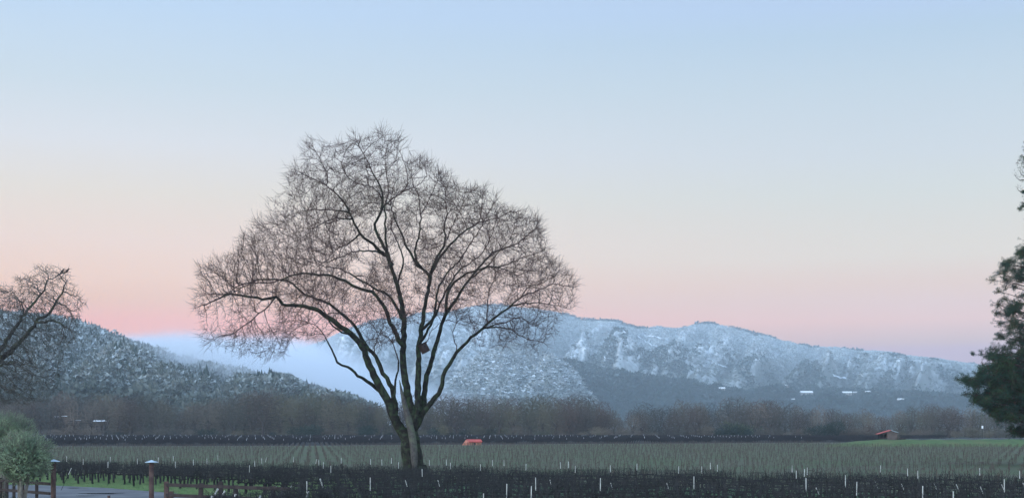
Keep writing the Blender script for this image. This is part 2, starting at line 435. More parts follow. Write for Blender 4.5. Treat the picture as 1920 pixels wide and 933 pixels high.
    crown = [(362, 590), (368, 540), (385, 500), (418, 484), (455, 470), (464, 428), (498, 408), (520, 400), (530, 372), (546, 360), (543, 318), (562, 300), (572, 268), (602, 262), (640, 272), (652, 250), (690, 246), (730, 256), (755, 262), (762, 292), (800, 302), (832, 314), (842, 338), (880, 342), (912, 336), (932, 362), (952, 386), (990, 396), (1022, 415), (1032, 450), (1030, 480), (1058, 492), (1073, 530), (1072, 575), (1040, 592), (1030, 640), (1000, 655), (965, 628), (935, 645), (890, 650), (858, 600), (835, 610), (800, 590), (770, 600), (735, 640), (700, 655), (650, 600), (600, 655), (560, 628), (530, 660), (500, 690), (480, 668), (450, 665), (400, 655), (376, 625)]
    cx, cy = 735, 480
    att = []
    while len(att) < 18500:
        x, y = rr.uniform(355, 1080), rr.uniform(240, 695)
        wx = x + 26 * float(fbm(x / 38, y / 38, 3, 5)); wy = y + 26 * float(fbm(x / 38 + 9, y / 38, 3, 6))
        if not in_poly(wx, wy, crown): continue
        if rr.random() > .58 + 1.1 * float(fbm(x / 42, y / 42 + 50, 3, 8)): continue
        if y > 560 and rr.random() < .35: continue
        # depth of the crown at this bearing: deep in the middle, shallow at the outline
        q = math.hypot((x - cx) / 370, (y - cy - 40) / 260)
        D = 10.5 * math.sqrt(max(.05, 1 - min(1, q) ** 2))
        d = rr.uniform(-D, D)
        if y > 560: d *= .8
        att.append(W(x, y, OY + d))
    t.colonize(att, .33, 3.0, .52, 90, (0, 0, .05), .24, rr, start=0, mom=.55)
    R = t.radii(.0135, 2.12)
    A, B = t.meshes(R, .055, .075, hair=(.95, 2, .95, .0108, .2, .8), rr=rr, cen=W(765, 690, OY))
    root = empty('oak_tree', (W(779, 899, OY).x, OY, 0))
    tag(root, 'huge bare oak with mossy multi-stemmed trunk standing alone in the vineyard', 'tree')
    inv = Vector(root.location)
    a = link('trunk', pymesh('trunk', [v - inv for v in A[0]], A[1], True), M['bark'], root)
    b_ = link('crown', pymesh('crown', [v - inv for v in B[0]], B[1]), M['twig'], root)
    # pale stem of bare wood in front of the fork
    V, Fc = [], []
    P = [(749, 712), (753, 735), (759, 760), (766, 785), (772, 812), (776, 838), (777, 862), (778, 885)]
    sweep(V, Fc, [W(x, y, OY - 1.05) - inv for x, y in P], [.03, .12, .21, .26, .28, .28, .25, .15], 8, .1, rr)
    link('bare_stem', pymesh('bare_stem', V, Fc, True), M['pale_wood'], root)
    # root flare
    V, Fc = [], []
    for k in range(7):
        an = 2 * PI * k / 7 + .3; d = Vector((math.cos(an), math.sin(an), 0))
        sweep(V, Fc, [Vector((0, 0, 1.1)) + d * .6, Vector((0, 0, .5)) + d * .95, Vector((0, 0, .08)) + d * 1.45, Vector((0, 0, -.2)) + d * 1.9], [.3, .3, .2, .1], 7, .1, rr)
    link('root_flare', pymesh('root_flare', V, Fc, True), M['bark'], root)
    print('oak nodes', len(t.P), 'fixed', nfix, 'faces', len(A[1]), len(B[1]))
big_oak()

def box_mesh(V, Fc, lo, hi, mat3=None, org=Vector((0, 0, 0))):
    b0 = len(V)
    for z in (lo[2], hi[2]):
        for x, y in ((lo[0], lo[1]), (hi[0], lo[1]), (hi[0], hi[1]), (lo[0], hi[1])):
            p = Vector((x, y, z))
            if mat3: p = mat3 @ p
            V.append(p + org)
    for f in ((3, 2, 1, 0), (4, 5, 6, 7), (0, 1, 5, 4), (1, 2, 6, 5), (2, 3, 7, 6), (3, 0, 4, 7)): Fc.append(tuple(b0 + i for i in f))
from mathutils import Matrix
def part(name, lo, hi, m, parent, rot=None, org=(0, 0, 0), bev=0.0):
    V, Fc = [], []; box_mesh(V, Fc, lo, hi, rot, Vector(org))
    o = link(name, pymesh(name, V, Fc), m, parent)
    if bev:
        md = o.modifiers.new('Bevel', 'BEVEL'); md.width = bev; md.segments = 2
    return o

# nest box on the right-hand stem of the oak
nb = empty('nest_box', W(795, 652, OY - .55)); tag(nb, 'tilted dark reddish brown wooden box fixed high on a stem of the big bare oak', 'nest box')
R3 = Matrix.Rotation(math.radians(-28), 3, 'Y') @ Matrix.Rotation(math.radians(35), 3, 'Z')
part('box_body', (-.28, -.22, -.38), (.28, .22, .34), M['box_wood'], nb, R3, bev=.01)
part('lid', (-.34, -.28, .343), (.34, .26, .39), M['box_wood'], nb, R3)
V, Fc = [], []; sweep(V, Fc, [R3 @ Vector((0, -.225, .08)), R3 @ Vector((0, -.235, .08))], [.07, .07], 12); link('entrance_hole', pymesh('entrance_hole', V, Fc), M['dark'], nb)

# ------------------------------------------------------------------ the bare oak cut by the left edge
def left_oak():
    rr = random.Random(5); Y = 128.0; t = Tree()
    def path(pts, d0, d1):
        n = len(pts) - 1
        return [W(p[0], p[1], Y + d0 + (d1 - d0) * (i / n)) for i, p in enumerate(pts)]
    gy = H0 + F * ZC / Y
    T = t.limb([W(-62, gy + 2, Y), W(-60, 840, Y), (W(-56, 790, Y)), W(-50, 745, Y)], .85, .62, .5, wob=.03, rr=rr); t.fix[0] = 1.0
    cr = T[-1]
    def L(pts, d0, d1, r0, r1, parent=None): return t.limb(path(pts, d0, d1), r0, r1, .4, parent, .09, rr)
    L([(-45, 720), (-20, 690), (12, 664), (36, 644), (52, 624), (64, 609), (72, 597), (87, 591), (102, 570), (117, 546), (121, 530), (112, 515)], 0, -1.5, .42, .04, cr)
    L([(66, 606), (84, 603), (102, 601), (120, 612), (135, 624), (141, 640)], -1, -3, .15, .03)
    L([(104, 568), (120, 572), (131, 580), (137, 593)], -1, 2, .09, .02)
    L([(117, 546), (132, 550), (148, 560), (156, 566)], -1, 0, .06, .02)
    L([(116, 614), (117, 622), (119, 634)], -2, -3, .06, .02)
    L([(-52, 740), (-30, 700), (-5, 665), (12, 639), (30, 612), (45, 588), (60, 570), (78, 549), (90, 522), (84, 510), (72, 502)], .5, 3, .38, .03, cr)
    L([(90, 524), (104, 518), (118, 510), (128, 506)], 2.5, 2, .06, .02)
    L([(45, 590), (42, 570), (30, 555), (22, 540)], 2, 5, .10, .02)
    L([(75, 552), (68, 535), (55, 525), (50, 515)], 2.4, 5, .07, .02)
    L([(-50, 745), (-20, 700), (0, 684), (18, 681), (39, 687), (52, 694), (63, 703)], -1, -4, .17, .03, cr)
    L([(18, 681), (30, 678), (55, 684), (70, 690), (82, 700)], -2, -5, .08, .02)
    L([(-55, 770), (-30, 735), (0, 722), (15, 730), (30, 729)], -1, -5, .14, .03, cr)
    L([(-56, 760), (-70, 700), (-80, 640), (-90, 590), (-80, 550)], 0, 1, .3, .03, cr)
    L([(-30, 690), (-25, 640), (-15, 600), (-20, 560), (-10, 540)], 0, 2, .22, .03)
    poly = [(-150, 700), (-140, 580), (-100, 540), (0, 533), (18, 548), (30, 520), (62, 515), (66, 497), (100, 497), (128, 506), (132, 525), (148, 545), (158, 566), (150, 600), (144, 640), (118, 650), (118, 700), (98, 745), (60, 760), (-120, 760)]
    att = []
    while len(att) < 9500:
        x, y = rr.uniform(-150, 160), rr.uniform(495, 762)
        if not in_poly(x, y, poly): continue
        if y > 650 and x > 60 and rr.random() < .6: continue
        q = math.hypot((x + 30) / 190, (y - 640) / 150); D = 7 * math.sqrt(max(.05, 1 - min(1, q) ** 2))
        att.append(W(x, y, Y + rr.uniform(-D, D)))
    t.colonize(att, .30, 3.2, .40, 90, (0, 0, .03), .5, rr)
    R = t.radii(.014, 2.3)
    A, B = t.meshes(R, .06, .12, hair=(.9, 2, .65, .012, .0, .9), rr=rr)
    root = empty('oak_tree', (W(-62, gy, Y).x, Y, 0))
    tag(root, 'dense bare oak with crooked limbs cut off by the left edge of the view', 'tree')
    inv = Vector(root.location)
    link('trunk', pymesh('trunk', [v - inv for v in A[0]], A[1], True), M['bark_dark'], root)
    link('crown', pymesh('crown', [v - inv for v in B[0]], B[1]), M['lichen_twig'], root)
    # two crows on the top twigs
    for k, (px, py, lab) in enumerate(((117, 507, 'black bird perched at the left on the top twigs of the left bare oak'), (126.5, 506, 'black bird perched at the right, outermost on the top twigs of the left bare oak'))):
        c = W(px, py + 1.7, Y + 2.0); bd = empty('bird', c); bd.scale = (.78, .78, .78); tag(bd, lab, 'bird', 'two birds on the left oak')
        V, Fc = [], []
        prof = [((-.30, 0, -.26), .012), ((-.20, 0, -.16), .05), ((-.10, 0, -.05), .10), ((0, 0, .06), .125), ((.07, 0, .15), .10), ((.11, 0, .215), .062), ((.135, 0, .26), .072), ((.16, 0, .30), .06), ((.18, 0, .325), .02)]
        sweep(V, Fc, [p for p, _ in prof], [r for _, r in prof], 10)
        link('body', pymesh('body', V, Fc, True), M['crow'], bd)
        V, Fc = [], []; sweep(V, Fc, [(.18, 0, .29), (.24, 0, .285), (.29, 0, .27)], [.028, .018, .004], 6); link('beak', pymesh('beak', V, Fc), M['dark'], bd)
        V, Fc = [], []; sweep(V, Fc, [(-.22, 0, -.19), (-.34, 0, -.32), (-.38, 0, -.37)], [.035, .05, .04], 6); link('tail', pymesh('tail', V, Fc), M['crow'], bd)
        for s in (-1, 1):
            V, Fc = [], []; sweep(V, Fc, [(.0, .04 * s, -.06), (.01, .04 * s, -.16), (.03, .04 * s, -.22)], [.02, .012, .01], 5); link('leg', pymesh('leg', V, Fc), M['dark'], bd)
        # the twig they stand on belongs to the oak
    V, Fc = [], []
    sweep(V, Fc, [W(104, 520, Y + 2) - inv, W(110, 514, Y + 2) - inv, W(118, 511.2, Y + 2.03) - inv, W(127, 510.4, Y + 2.03) - inv, W(133, 509, Y + 2) - inv], [.05, .04, .03, .022, .012], 5)
    link('branch', pymesh('branch', V, Fc), M['bark_dark'], root)
left_oak()

# ------------------------------------------------------------------ pine cut by the right edge
def leaf_cloud(V, Fc, c, rx, rz, n, size, rr, narrow=.25, up=0):
    for _ in range(n):
        while True:
            q = Vector((rr.uniform(-1, 1), rr.uniform(-1, 1), rr.uniform(-1, 1)))
            if q.length < 1: break
        p = c + Vector((q.x * rx, q.y * rx, q.z * rz))
        d = (q.normalized() + Vector((rr.uniform(-1, 1), rr.uniform(-1, 1), rr.uniform(-1, 1) + up)) * .8).normalized()
        s = d.orthogonal().normalized(); s.rotate(__import__('mathutils').Quaternion(d, rr.uniform(0, 2 * PI)))
        l = size * rr.uniform(.6, 1.3); w = s * l * narrow
        b0 = len(V); V += [p - w * .5, p + w * .5, p + d * l]; Fc.append((b0, b0 + 1, b0 + 2))
def pine():
    rr = random.Random(9); Y = 150.0; root = empty('pine_tree', (W(1995, 0, Y).x, Y, 0))
    tag(root, 'dark green pine reaching in from the right edge of the view', 'tree')
    inv = Vector(root.location); gy = H0 + F * ZC / Y
    V, Fc = [], []
    tr = [(1995, gy + 3), (1992, 820), (1996, 740), (1990, 640), (1985, 540), (1978, 440), (1974, 360), (1968, 290), (1964, 240)]
    def tx(y):
        for (x0, y0), (x1, y1) in zip(tr, tr[1:]):
            if y1 <= y <= y0: return x0 + (x1 - x0) * (y0 - y) / (y0 - y1)
        return 1985
    sweep(V, Fc, [W(x, y, Y) - inv for x, y in tr], [.62, .5, .45, .38, .32, .24, .17, .1, .05], 10, .08, rr)
    clumps = [(1911, 476, 13), (1917, 470, 10), (1884, 496, 12), (1893, 490, 9), (1907, 518, 16), (1862, 525, 8), (1874, 546, 9), (1873, 571, 11), (1899, 579, 18), (1885, 590, 10), (1899, 607, 14), (1875, 631, 10), (1911, 632, 12), (1840, 662, 7), (1824, 663, 4), (1857, 668, 12), (1878, 676, 18), (1897, 688, 20), (1795, 710, 7), (1806, 713, 7), (1818, 713, 8), (1838, 707, 10), (1859, 712, 18), (1880, 725, 22), (1905, 722, 26), (1812, 738, 8), (1824, 742, 9), (1832, 752, 11), (1846, 752, 14), (1862, 766, 16), (1880, 775, 20), (1907, 775, 22), (1911, 806, 11), (1903, 812, 7), (1913, 391, 5), (1918, 386, 4), (1850, 735, 12), (1870, 748, 18), (1895, 750, 20), (1858, 690, 12), (1918, 660, 12), (1918, 360, 3)]
    full = [(x, y, r, rr.uniform(-2.5, 2.5)) for x, y, r in clumps]
    for x, y, r in clumps:
        if r >= 12 and x < 1915:
            for _ in range(2): full.append((x + rr.uniform(0, 12), y + rr.uniform(-6, 6), r * .8, rr.uniform(-4, 4)))
    for _ in range(150):                       # the rest of the crown, beyond the edge and round the trunk
        y = rr.uniform(260, 815); x = 1935 + abs(rr.gauss(0, 1)) * (70 if y > 450 else 35); full.append((x, y, rr.uniform(10, 22), rr.uniform(-6, 6)))
    lowp = [(1800, 708), (1835, 705), (1855, 660), (1890, 640), (1925, 640), (1925, 815), (1897, 815), (1880, 790), (1840, 768), (1815, 745)]
    upp = [(1866, 520), (1885, 490), (1925, 466), (1925, 535), (1900, 540), (1925, 560), (1925, 640), (1870, 640), (1872, 560)]
    for poly, cnt_, r0_, r1_ in ((lowp, 150, 8, 14), (upp, 34, 7, 12)):
        k = 0
        while k < cnt_:
            x, y = rr.uniform(1795, 1925), rr.uniform(460, 820)
            if in_poly(x, y, poly): full.append((x, y, rr.uniform(r0_, r1_), rr.uniform(-3, 3))); k += 1
    LV, LF, CV, CF = [], [], [], []
    for x, y, r, d in full:
        c = W(x, y, Y + d) - inv; rad = r / (F / Y)
        ys = min(y + rr.uniform(8, 40), 835); s = W(tx(ys), ys, Y) - inv
        m_ = s.lerp(c, .55) + Vector((rr.uniform(-.3, .3), rr.uniform(-.3, .3), rr.uniform(-.45, .1)))
        sweep(V, Fc, [s, s.lerp(m_, .5) + Vector((0, 0, -.15)), m_, c.lerp(m_, .3), c], [.09, .065, .045, .03, .015], 5, .1, rr)
        k = max(13, int(rad * rad * 85))
        for _ in range(k):
            q = Vector((rr.gauss(0, .5), rr.gauss(0, .5), rr.gauss(0, .42))) * rad
            tp = c + q
            sweep(V, Fc, [c.lerp(tp, .1), tp], [.018, .01], 3, 0, cap=False)
            leaf_cloud(LV, LF, tp, .15, .12, 26, .14, rr, .21, .3)
            if rr.random() < .07: leaf_cloud(CV, CF, tp + Vector((0, 0, .1)), .08, .08, 16, .10, rr, .5)
    for pts in ([(1925, 337), (1912, 338), (1906, 333), (1902, 327)], [(1925, 362), (1916, 361), (1910, 357), (1907, 353)], [(1925, 330), (1915, 328), (1912, 320)]):
        sweep(V, Fc, [W(x, y, Y) - inv for x, y in pts], [.05, .04, .025, .012][:len(pts)], 4)
        for x, y in pts[1:]: leaf_cloud(V, Fc, W(x, y - 3, Y) - inv, .25, .3, 14, .35, rr, .06, 1)
    link('trunk', pymesh('trunk', V, Fc), M['pine_bark'], root)
    link('crown', pymesh('crown', LV, LF), M['pine'], root)
    link('cones', pymesh('cones', CV, CF), M['cone_brown'], root)
    print('pine', len(LF))
pine()

# ------------------------------------------------------------------ olive trees at the lower left
def olive(px, py, rx, rz, Y, base_py, label, seed, n):
    rr = random.Random(seed); root = empty('olive_tree', (W(px, 0, Y).x, Y, 0)); inv = Vector(root.location)
    tag(root, label, 'olive tree', 'olive trees by the gate')
    c = W(px, py, Y) - inv; s = F / Y; V, Fc, LV, LF = [], [], [], []
    for k in range(3):
        a = k * 2.1 + rr.random()
        b0 = Vector((.06 * math.cos(a), .06 * math.sin(a), 0)); mid_ = Vector((.22 * math.cos(a), .22 * math.sin(a), c.z * .45))
        sweep(V, Fc, [b0, b0.lerp(mid_, .5) + Vector((rr.uniform(-.05, .05), 0, 0)), mid_, c.lerp(mid_, .4) + Vector((math.cos(a), math.sin(a), 0)) * .3, c + Vector((math.cos(a), math.sin(a), .3)) * .5], [.12, .095, .08, .05, .02], 7, .12, rr)
    for _ in range(n):                      # shoots: a thin stem with leaves on both sides
        while True:
            q = Vector((rr.uniform(-1, 1), rr.uniform(-1, 1), rr.uniform(-1, 1)))
            if .25 < q.length < 1: break
        lump = 1 + .16 * math.sin(q.x * 6 + seed) * math.cos(q.z * 5 + q.y * 4)
        p = c + Vector((q.x * rx / s * lump, q.y * rx / s * lump, q.z * rz / s * lump))
        d = (Vector((q.x * .8, q.y * .8, .35 + .5 * q.z)) + Vector((rr.uniform(-1, 1), rr.uniform(-1, 1), rr.uniform(-1, 1))) * .35).normalized()
        l = rr.uniform(.2, .42); e = p + d * l
        sweep(V, Fc, [p - d * .1, e], [.008, .004], 3, 0, cap=False)
        for j in range(11):
            t_ = j / 10; o = p.lerp(e, t_); sd = d.orthogonal().normalized(); sd.rotate(__import__('mathutils').Quaternion(d, j * 2.4 + rr.random()))
            ld = (d * .75 + sd * .8).normalized(); w = ld.cross(d)
            if w.length < .01: continue
            w.normalize(); L_ = rr.uniform(.05, .085); b0 = len(LV)
            LV += [o, o + ld * L_ * .5 + w * .011, o + ld * L_, o + ld * L_ * .5 - w * .011]; LF.append((b0, b0 + 1, b0 + 2, b0 + 3))
    link('trunk', pymesh('trunk', V, Fc), M['olive_bark'], root); link('crown', pymesh('crown', LV, LF), M['olive'], root)
olive(42, 858, 50, 44, 70, 0, 'silvery green olive tree, nearer and rounder one beside the left gate post', 31, 3600)
olive(8, 818, 50, 40, 77, 0, 'taller grey green olive tree standing behind the rounder olive at the left edge', 32, 3000)

# dark low shrub in the corner
sh = empty('shrub', (W(10, 0, 66).x, 66, 0)); tag(sh, 'low dark shrub in the bottom left corner before the rail fence', 'shrub')
V, Fc = [], []; rr = random.Random(3)
for k in range(22): leaf_cloud(V, Fc, Vector((rr.uniform(-.9, .9), rr.uniform(-.4, .4), rr.uniform(.2, .85) * (1 if k % 3 else .8))), .3, .22, 240, .06, rr, .4, .4)
link('foliage', pymesh('foliage', V, Fc), M['shrub'], sh)
V, Fc = [], []
for k in range(9): sweep(V, Fc, [(k * .08 - .3, 0, 0), (k * .16 - .65, rr.uniform(-.2, .2), .6)], [.02, .01], 4)
link('stems', pymesh('stems', V, Fc), M['vine'], sh)

# ------------------------------------------------------------------ ground sheets
def sheet(name, pts, z, m, kind='structure', sub=1):
    V = [(p[0], p[1], z) for p in pts]
    o = link(name, pymesh(name, V, [tuple(range(len(V)))]), m); tag(o, kind=kind); return o
g = sheet('ground', [(-9000, -300), (9000, -300), (9000, 16000), (-9000, 16000)], 0, M['ground'])
def P2(px, Y): return ((px - 960) / F * Y, Y)
# near vineyard floor, frosty young field, far vineyard floor
def far_edge(X): return 124 - .54 * (X + 41)        # back edge of the near vineyard
sheet('vineyard_floor', [(-75, far_edge(-75)), (-58, 118), (-33.2, 99.5), (-22.5, 90.8), (-15, 80), (-13, 60), (-12, 30), (60, 30), (60, far_edge(60))][::1], .02, M['near_soil'])
sheet('young_field', [(-95, far_edge(-75) + 8), (-75, far_edge(-75) + .3), (60, far_edge(60) + .3), (110, 58), (260, 360), (95, 372), (0, 331), (-60, 300), (-170, 292)], .024, M['mid_grass'])
sheet('far_vineyard_floor', [(-170, 296), (-60, 304), (0, 335), (95, 376), (140, 392), (260, 560), (-330, 560)], .028, M['far_soil'])
sheet('farm_track', [(-170, 291.5), (-60, 299.5), (0, 330.5), (95, 371.5), (95, 375), (0, 334), (-60, 303), (-170, 295)], .034, simple('track_dirt', (.20, .195, .18), (.15, .15, .14), .2))

# driveway and its verges
dv = sheet('driveway', [P2(-60, 101), P2(60, 100), P2(107, 98.5), P2(200, 95.0), P2(310, 88.5), P2(400, 82), P2(480, 76), P2(560, 68), P2(540, 55), P2(300, 30), P2(30, 30), P2(96, 60), P2(98, 72), P2(60, 79), P2(-60, 86)], .045, M['asphalt'])
def blob(name, cx_, cy_, rx_, ry_, z, m, seed, kind='structure'):
    rr = random.Random(seed); n = 30; ph = [rr.uniform(0, 6) for _ in range(4)]
    pts = []
    for k in range(n):
        a = 2 * PI * k / n; q = 1 + .18 * math.sin(3 * a + ph[0]) + .12 * math.sin(5 * a + ph[1]); pts.append((cx_ + rx_ * q * math.cos(a), cy_ + ry_ * q * math.sin(a)))
    return sheet(name, pts, z, m, kind)
c = P2(190, GY(925.5)); blob('puddle', c[0], c[1], 1.25, .75, .05, M['puddle'], 2)
c = P2(165, GY(930)); blob('puddle', c[0], c[1], .8, .3, .05, M['puddle'], 4)
c = P2(144, GY(915.5)); blob('puddle', c[0], c[1], .75, .35, .05, M['puddle'], 3)

# grass: short tufts on the verge between driveway and vines, and on the strip at the lower left
def tuft_proto(rr, n=26, h=.16, w=.22):
    V, Fc = [], []
    for _ in range(n):
        x, y = rr.uniform(-w, w), rr.uniform(-w, w); a = rr.uniform(0, 2 * PI); l = h * rr.uniform(.5, 1.2); t_ = rr.uniform(0, .5)
        b0 = len(V); V += [(x - .012, y, 0), (x + .012, y, 0), (x + math.cos(a) * l * t_, y + math.sin(a) * l * t_, l)]; Fc.append((b0, b0 + 1, b0 + 2))
    return np.array(V, float), np.array(Fc)
rr = random.Random(12); TP = [tuft_proto(rr) for _ in range(4)]
pts = []
while len(pts) < 16000:
    x, y = rr.uniform(-60, -4), rr.uniform(64, 126)
    px = 960 + F * x / y
    if not (-20 < px < 700): continue
    edge = np.interp(px, [-60, 60, 107, 200, 310, 400, 480, 560, 700], [101, 100, 98.5, 95, 88.5, 82, 76, 68, 60])
    if y < edge + .1 and not (px < 96 and y < 78 and x < -20): continue
    if y > far_edge(x): continue
    pts.append((x, y, .02))
p = np.array(pts); n = len(p)
V, Fc = scatter(TP, p, rng.uniform(0, 6.28, n), rng.uniform(.7, 1.3, n), rng.uniform(.4, 1.1, n), rng.integers(0, 4, n))
tag(link('grass', npmesh('grass', V, Fc), M['grass_green']), 'short green grass between the driveway and the vines', 'grass', kind='stuff')
sheet('grass_verge', [P2(-60, 86.4), P2(60, 79.4), P2(94, 73), P2(88, 66), P2(20, 55), P2(-80, 55)], .026, M['grass_green'])
sheet('grass_verge', [P2(-60, 101.4), P2(60, 100.3), P2(107, 98.8), P2(200, 95.3), P2(310, 88.8), P2(400, 82.3), P2(480, 76.3), P2(560, 70), P2(620, 70), P2(600, 84), P2(480, 92), P2(310, 104), P2(200, 112), P2(-60, 118)], .038, M['grass_green'])

# ------------------------------------------------------------------ vines
def vine_proto(seed, big=True):
    rr = random.Random(seed); TV, TF, CV, CF = [], [], [], []
    x = rr.uniform(-.04, .04)
    head = Vector((x + rr.uniform(-.06, .06), rr.uniform(-.04, .04), .74))
    sweep(TV, TF, [(0, 0, -.05), (x, .02, .25), (x * 1.5, -.02, .5), head], [.085, .07, .066, .08], 6, .2, rr)
    for s in (-1, 1):
        e = Vector((s * .66, rr.uniform(-.03, .03), .80 + rr.uniform(-.04, .04)))
        sweep(TV, TF, [head, head.lerp(e, .3) + Vector((0, 0, .05)), head.lerp(e, .7), e], [.05, .042, .036, .028], 5, .2, rr)
    for k in range(25 if big else 9):
        bx = rr.uniform(-.7, .7); b0 = Vector((bx, rr.uniform(-.03, .03), .80))
        h = rr.uniform(.25, .78); lean = rr.uniform(-.35, .35); ly = rr.uniform(-.55, .55)
        p1 = b0 + Vector((lean * .3, ly * .35, h * .6)); p2 = b0 + Vector((lean, ly, h))
        if rr.random() < .45: p2 = b0 + Vector((lean * 2, ly * 1.6, h * rr.uniform(.1, .6)))
        sweep(CV, CF, [b0, p1, p2], [.014, .011, .005], 3, 0, cap=False)
    return (TV, TF), (CV, CF)
protos = [vine_proto(100 + k) for k in range(6)]
vine_me = []
for (TV, TF), (CV, CF) in protos:
    a = pymesh('vine_trunk', TV, TF, True); a.materials.append(M['vine']); b_ = pymesh('vine_canes', CV, CF); b_.materials.append(M['cane'])
    vine_me.append((a, b_))
near = []
for i in range(-120, 120):
    for j in range(-60, 90):
        q = RV * (i * SP_IN) + AV * (j * SP_ROW) + np.array([-10.0, 90.0])
        x, y = q
        if y < 50 or y > far_edge(x) - .5: continue
        px = 960 + F * x / y
        if px < 60 or px > 1990: continue
        edge = np.interp(px, [60, 107, 200, 310, 400, 480, 560, 640, 700], [104, 100.6, 98, 93.5, 88.5, 83, 76, 64, 50])
        if y < edge or rnd.random() < .07: continue
        near.append((x + rnd.uniform(-.05, .05), y + rnd.uniform(-.04, .04), y - edge if px < 700 else 99))
for k in range(40):                         # nearer vines right of the driveway gate rail
    px = rnd.uniform(398, 640); Y_ = rnd.uniform(57, 61 + (px - 398) * .05); near.append(((px - 960) / F * Y_, Y_, 99))
def score(v):                               # how large it shows: near ones, and the front row with free trunks
    px = 960 + F * v[0] / v[1]
    return v[1] - (60 if (v[2] < 3.2 and px < 640) else 0)
near.sort(key=score)
print('near vines', len(near))
L1 = 'dark winter grapevine with free-standing trunk and tangled canes in the near vineyard'
root0 = None; col_v = []
for k, (x, y, e) in enumerate(near[:298]):
    px = 960 + F * x / y; ki = k % 6
    r = bpy.data.objects.new('grapevine', None); r.location = (x, y, .02); r.rotation_euler = (0, 0, RT + rnd.choice((0, PI)) + rnd.uniform(-.06, .06))
    s = rnd.uniform(.84, 1.16); r.scale = (1, 1, s); col.objects.link(r)
    front = e < 3.2 and px < 640
    tag(r, 'dark winter grapevine with bare trunk standing in green grass along the driveway' if front else 'dark winter grapevine with tangled canes among the nearest vineyard rows', 'grapevine',
        'front grapevines along the driveway' if front else 'nearest grapevines of the near vineyard')
    for nm, me in (('trunk', vine_me[ki][0]), ('canes', vine_me[ki][1])):
        c_ = bpy.data.objects.new(nm, me); c_.parent = r; col.objects.link(c_)
def tri(vf):
    V, Fc = vf; T = []
    for f in Fc:
        for k in range(1, len(f) - 1): T.append((f[0], f[k], f[k + 1]))
    return np.array([tuple(v) for v in V], float), np.array(T)
rest = near[298:]
p = np.array([(x, y, .02) for x, y, e in rest]); n = len(p)
both = [tri((list(a[0]) + list(b[0]), list(a[1]) + [tuple(i + len(a[0]) for i in f) for f in b[1]])) for a, b in protos]
V, Fc = scatter(both, p, RT + rng.choice([0, PI], n), np.ones(n), rng.uniform(.82, 1.16, n), rng.integers(0, 6, n))
tag(link('grapevines', npmesh('grapevines', V, Fc), M['cane']), 'farther rows of dark winter grapevines in the near vineyard', 'grapevines', kind='stuff')

# drip hoses and wires along the near rows
WV, WF = [], []
js = sorted({int(round(((x + 10) * AV[0] + (y - 90) * AV[1]) / SP_ROW)) for x, y, e in near if e < 98 or y > 62})
for j in js:
    run = sorted(((x + 10) * RV[0] + (y - 90) * RV[1]) for x, y, e in near if int(round(((x + 10) * AV[0] + (y - 90) * AV[1]) / SP_ROW)) == j)
    if len(run) < 6: continue
    a, b_ = run[0], run[-1]
    for z, r in ((1.25, .006),):
        q0 = RV * a + AV * (j * SP_ROW) + np.array([-10., 90.]); q1 = RV * b_ + AV * (j * SP_ROW) + np.array([-10., 90.])
        sweep(WV, WF, [(q0[0], q0[1], z), (q1[0], q1[1], z)], [r, r], 4)
tag(link('trellis_wires', pymesh('trellis_wires', WV, WF), simple('galvanised_wire', (.03, .03, .03))), 'thin trellis wires and drip hoses strung along the near vine rows', 'wires', kind='stuff')

# young vines of the middle field
def young_proto(seed):
    rr = random.Random(seed); V, Fc = [], []
    sweep(V, Fc, [(0, 0, -.02), (rr.uniform(-.03, .03), 0, .4), (rr.uniform(-.05, .05), rr.uniform(-.05, .05), .72)], [.024, .022, .018], 4)
    for k in range(3):
        a = rr.uniform(0, 6.28); z = rr.uniform(.35, .68); l = rr.uniform(.12, .3)
        sweep(V, Fc, [(0, 0, z), (math.cos(a) * l, math.sin(a) * l, z + rr.uniform(0, .25))], [.014, .006], 3, cap=False)
    return V, Fc
YP = [young_proto(200 + k) for k in range(5)]
ym = []
for v in YP:
    a = pymesh('young_vine', v[0], v[1]); a.materials.append(M['young']); ym.append(a)
yv = []
for i in range(-260, 330):
    for j in range(-40, 150):
        x, y = RV * (i * SP_IN) + AV * (j * SP_ROW) + np.array([-10.0, 90.0])
        if y > 372 or y < far_edge(x) + 1.2: continue
        if abs(960 + F * x / y - 960) > 1010: continue
        if y > np.interp(x, [-170, -60, 0, 95, 140], [289, 297, 328, 368, 330]): continue
        if x > 78 and y > 300 + (x - 78) * -.2: continue
        if rnd.random() < .12: continue
        yv.append((x + rnd.gauss(0, .14), y + rnd.gauss(0, .10)))
yv.sort(key=lambda v: v[1])
print('young vines', len(yv))
for k, (x, y) in enumerate(yv[:298]):
    o = bpy.data.objects.new('young_vine', ym[k % 5]); o.location = (x, y, .02); o.rotation_euler = (0, 0, rnd.uniform(0, 6.28)); col.objects.link(o)
    tag(o, 'thin brown young vine on pale frosty grass just behind the dark near vineyard', 'young vine', 'young vines at the near edge of the middle field')
p = np.array([(x, y, .02) for x, y in yv[298:]]); n = len(p)
V, Fc = scatter([tri(v) for v in YP], p, rng.uniform(0, 6.28, n), np.ones(n), rng.uniform(.8, 1.15, n), rng.integers(0, 5, n))
tag(link('young_vines', npmesh('young_vines', V, Fc), M['young']), 'rows of thin young vines across the pale middle field', 'young vines', kind='stuff')

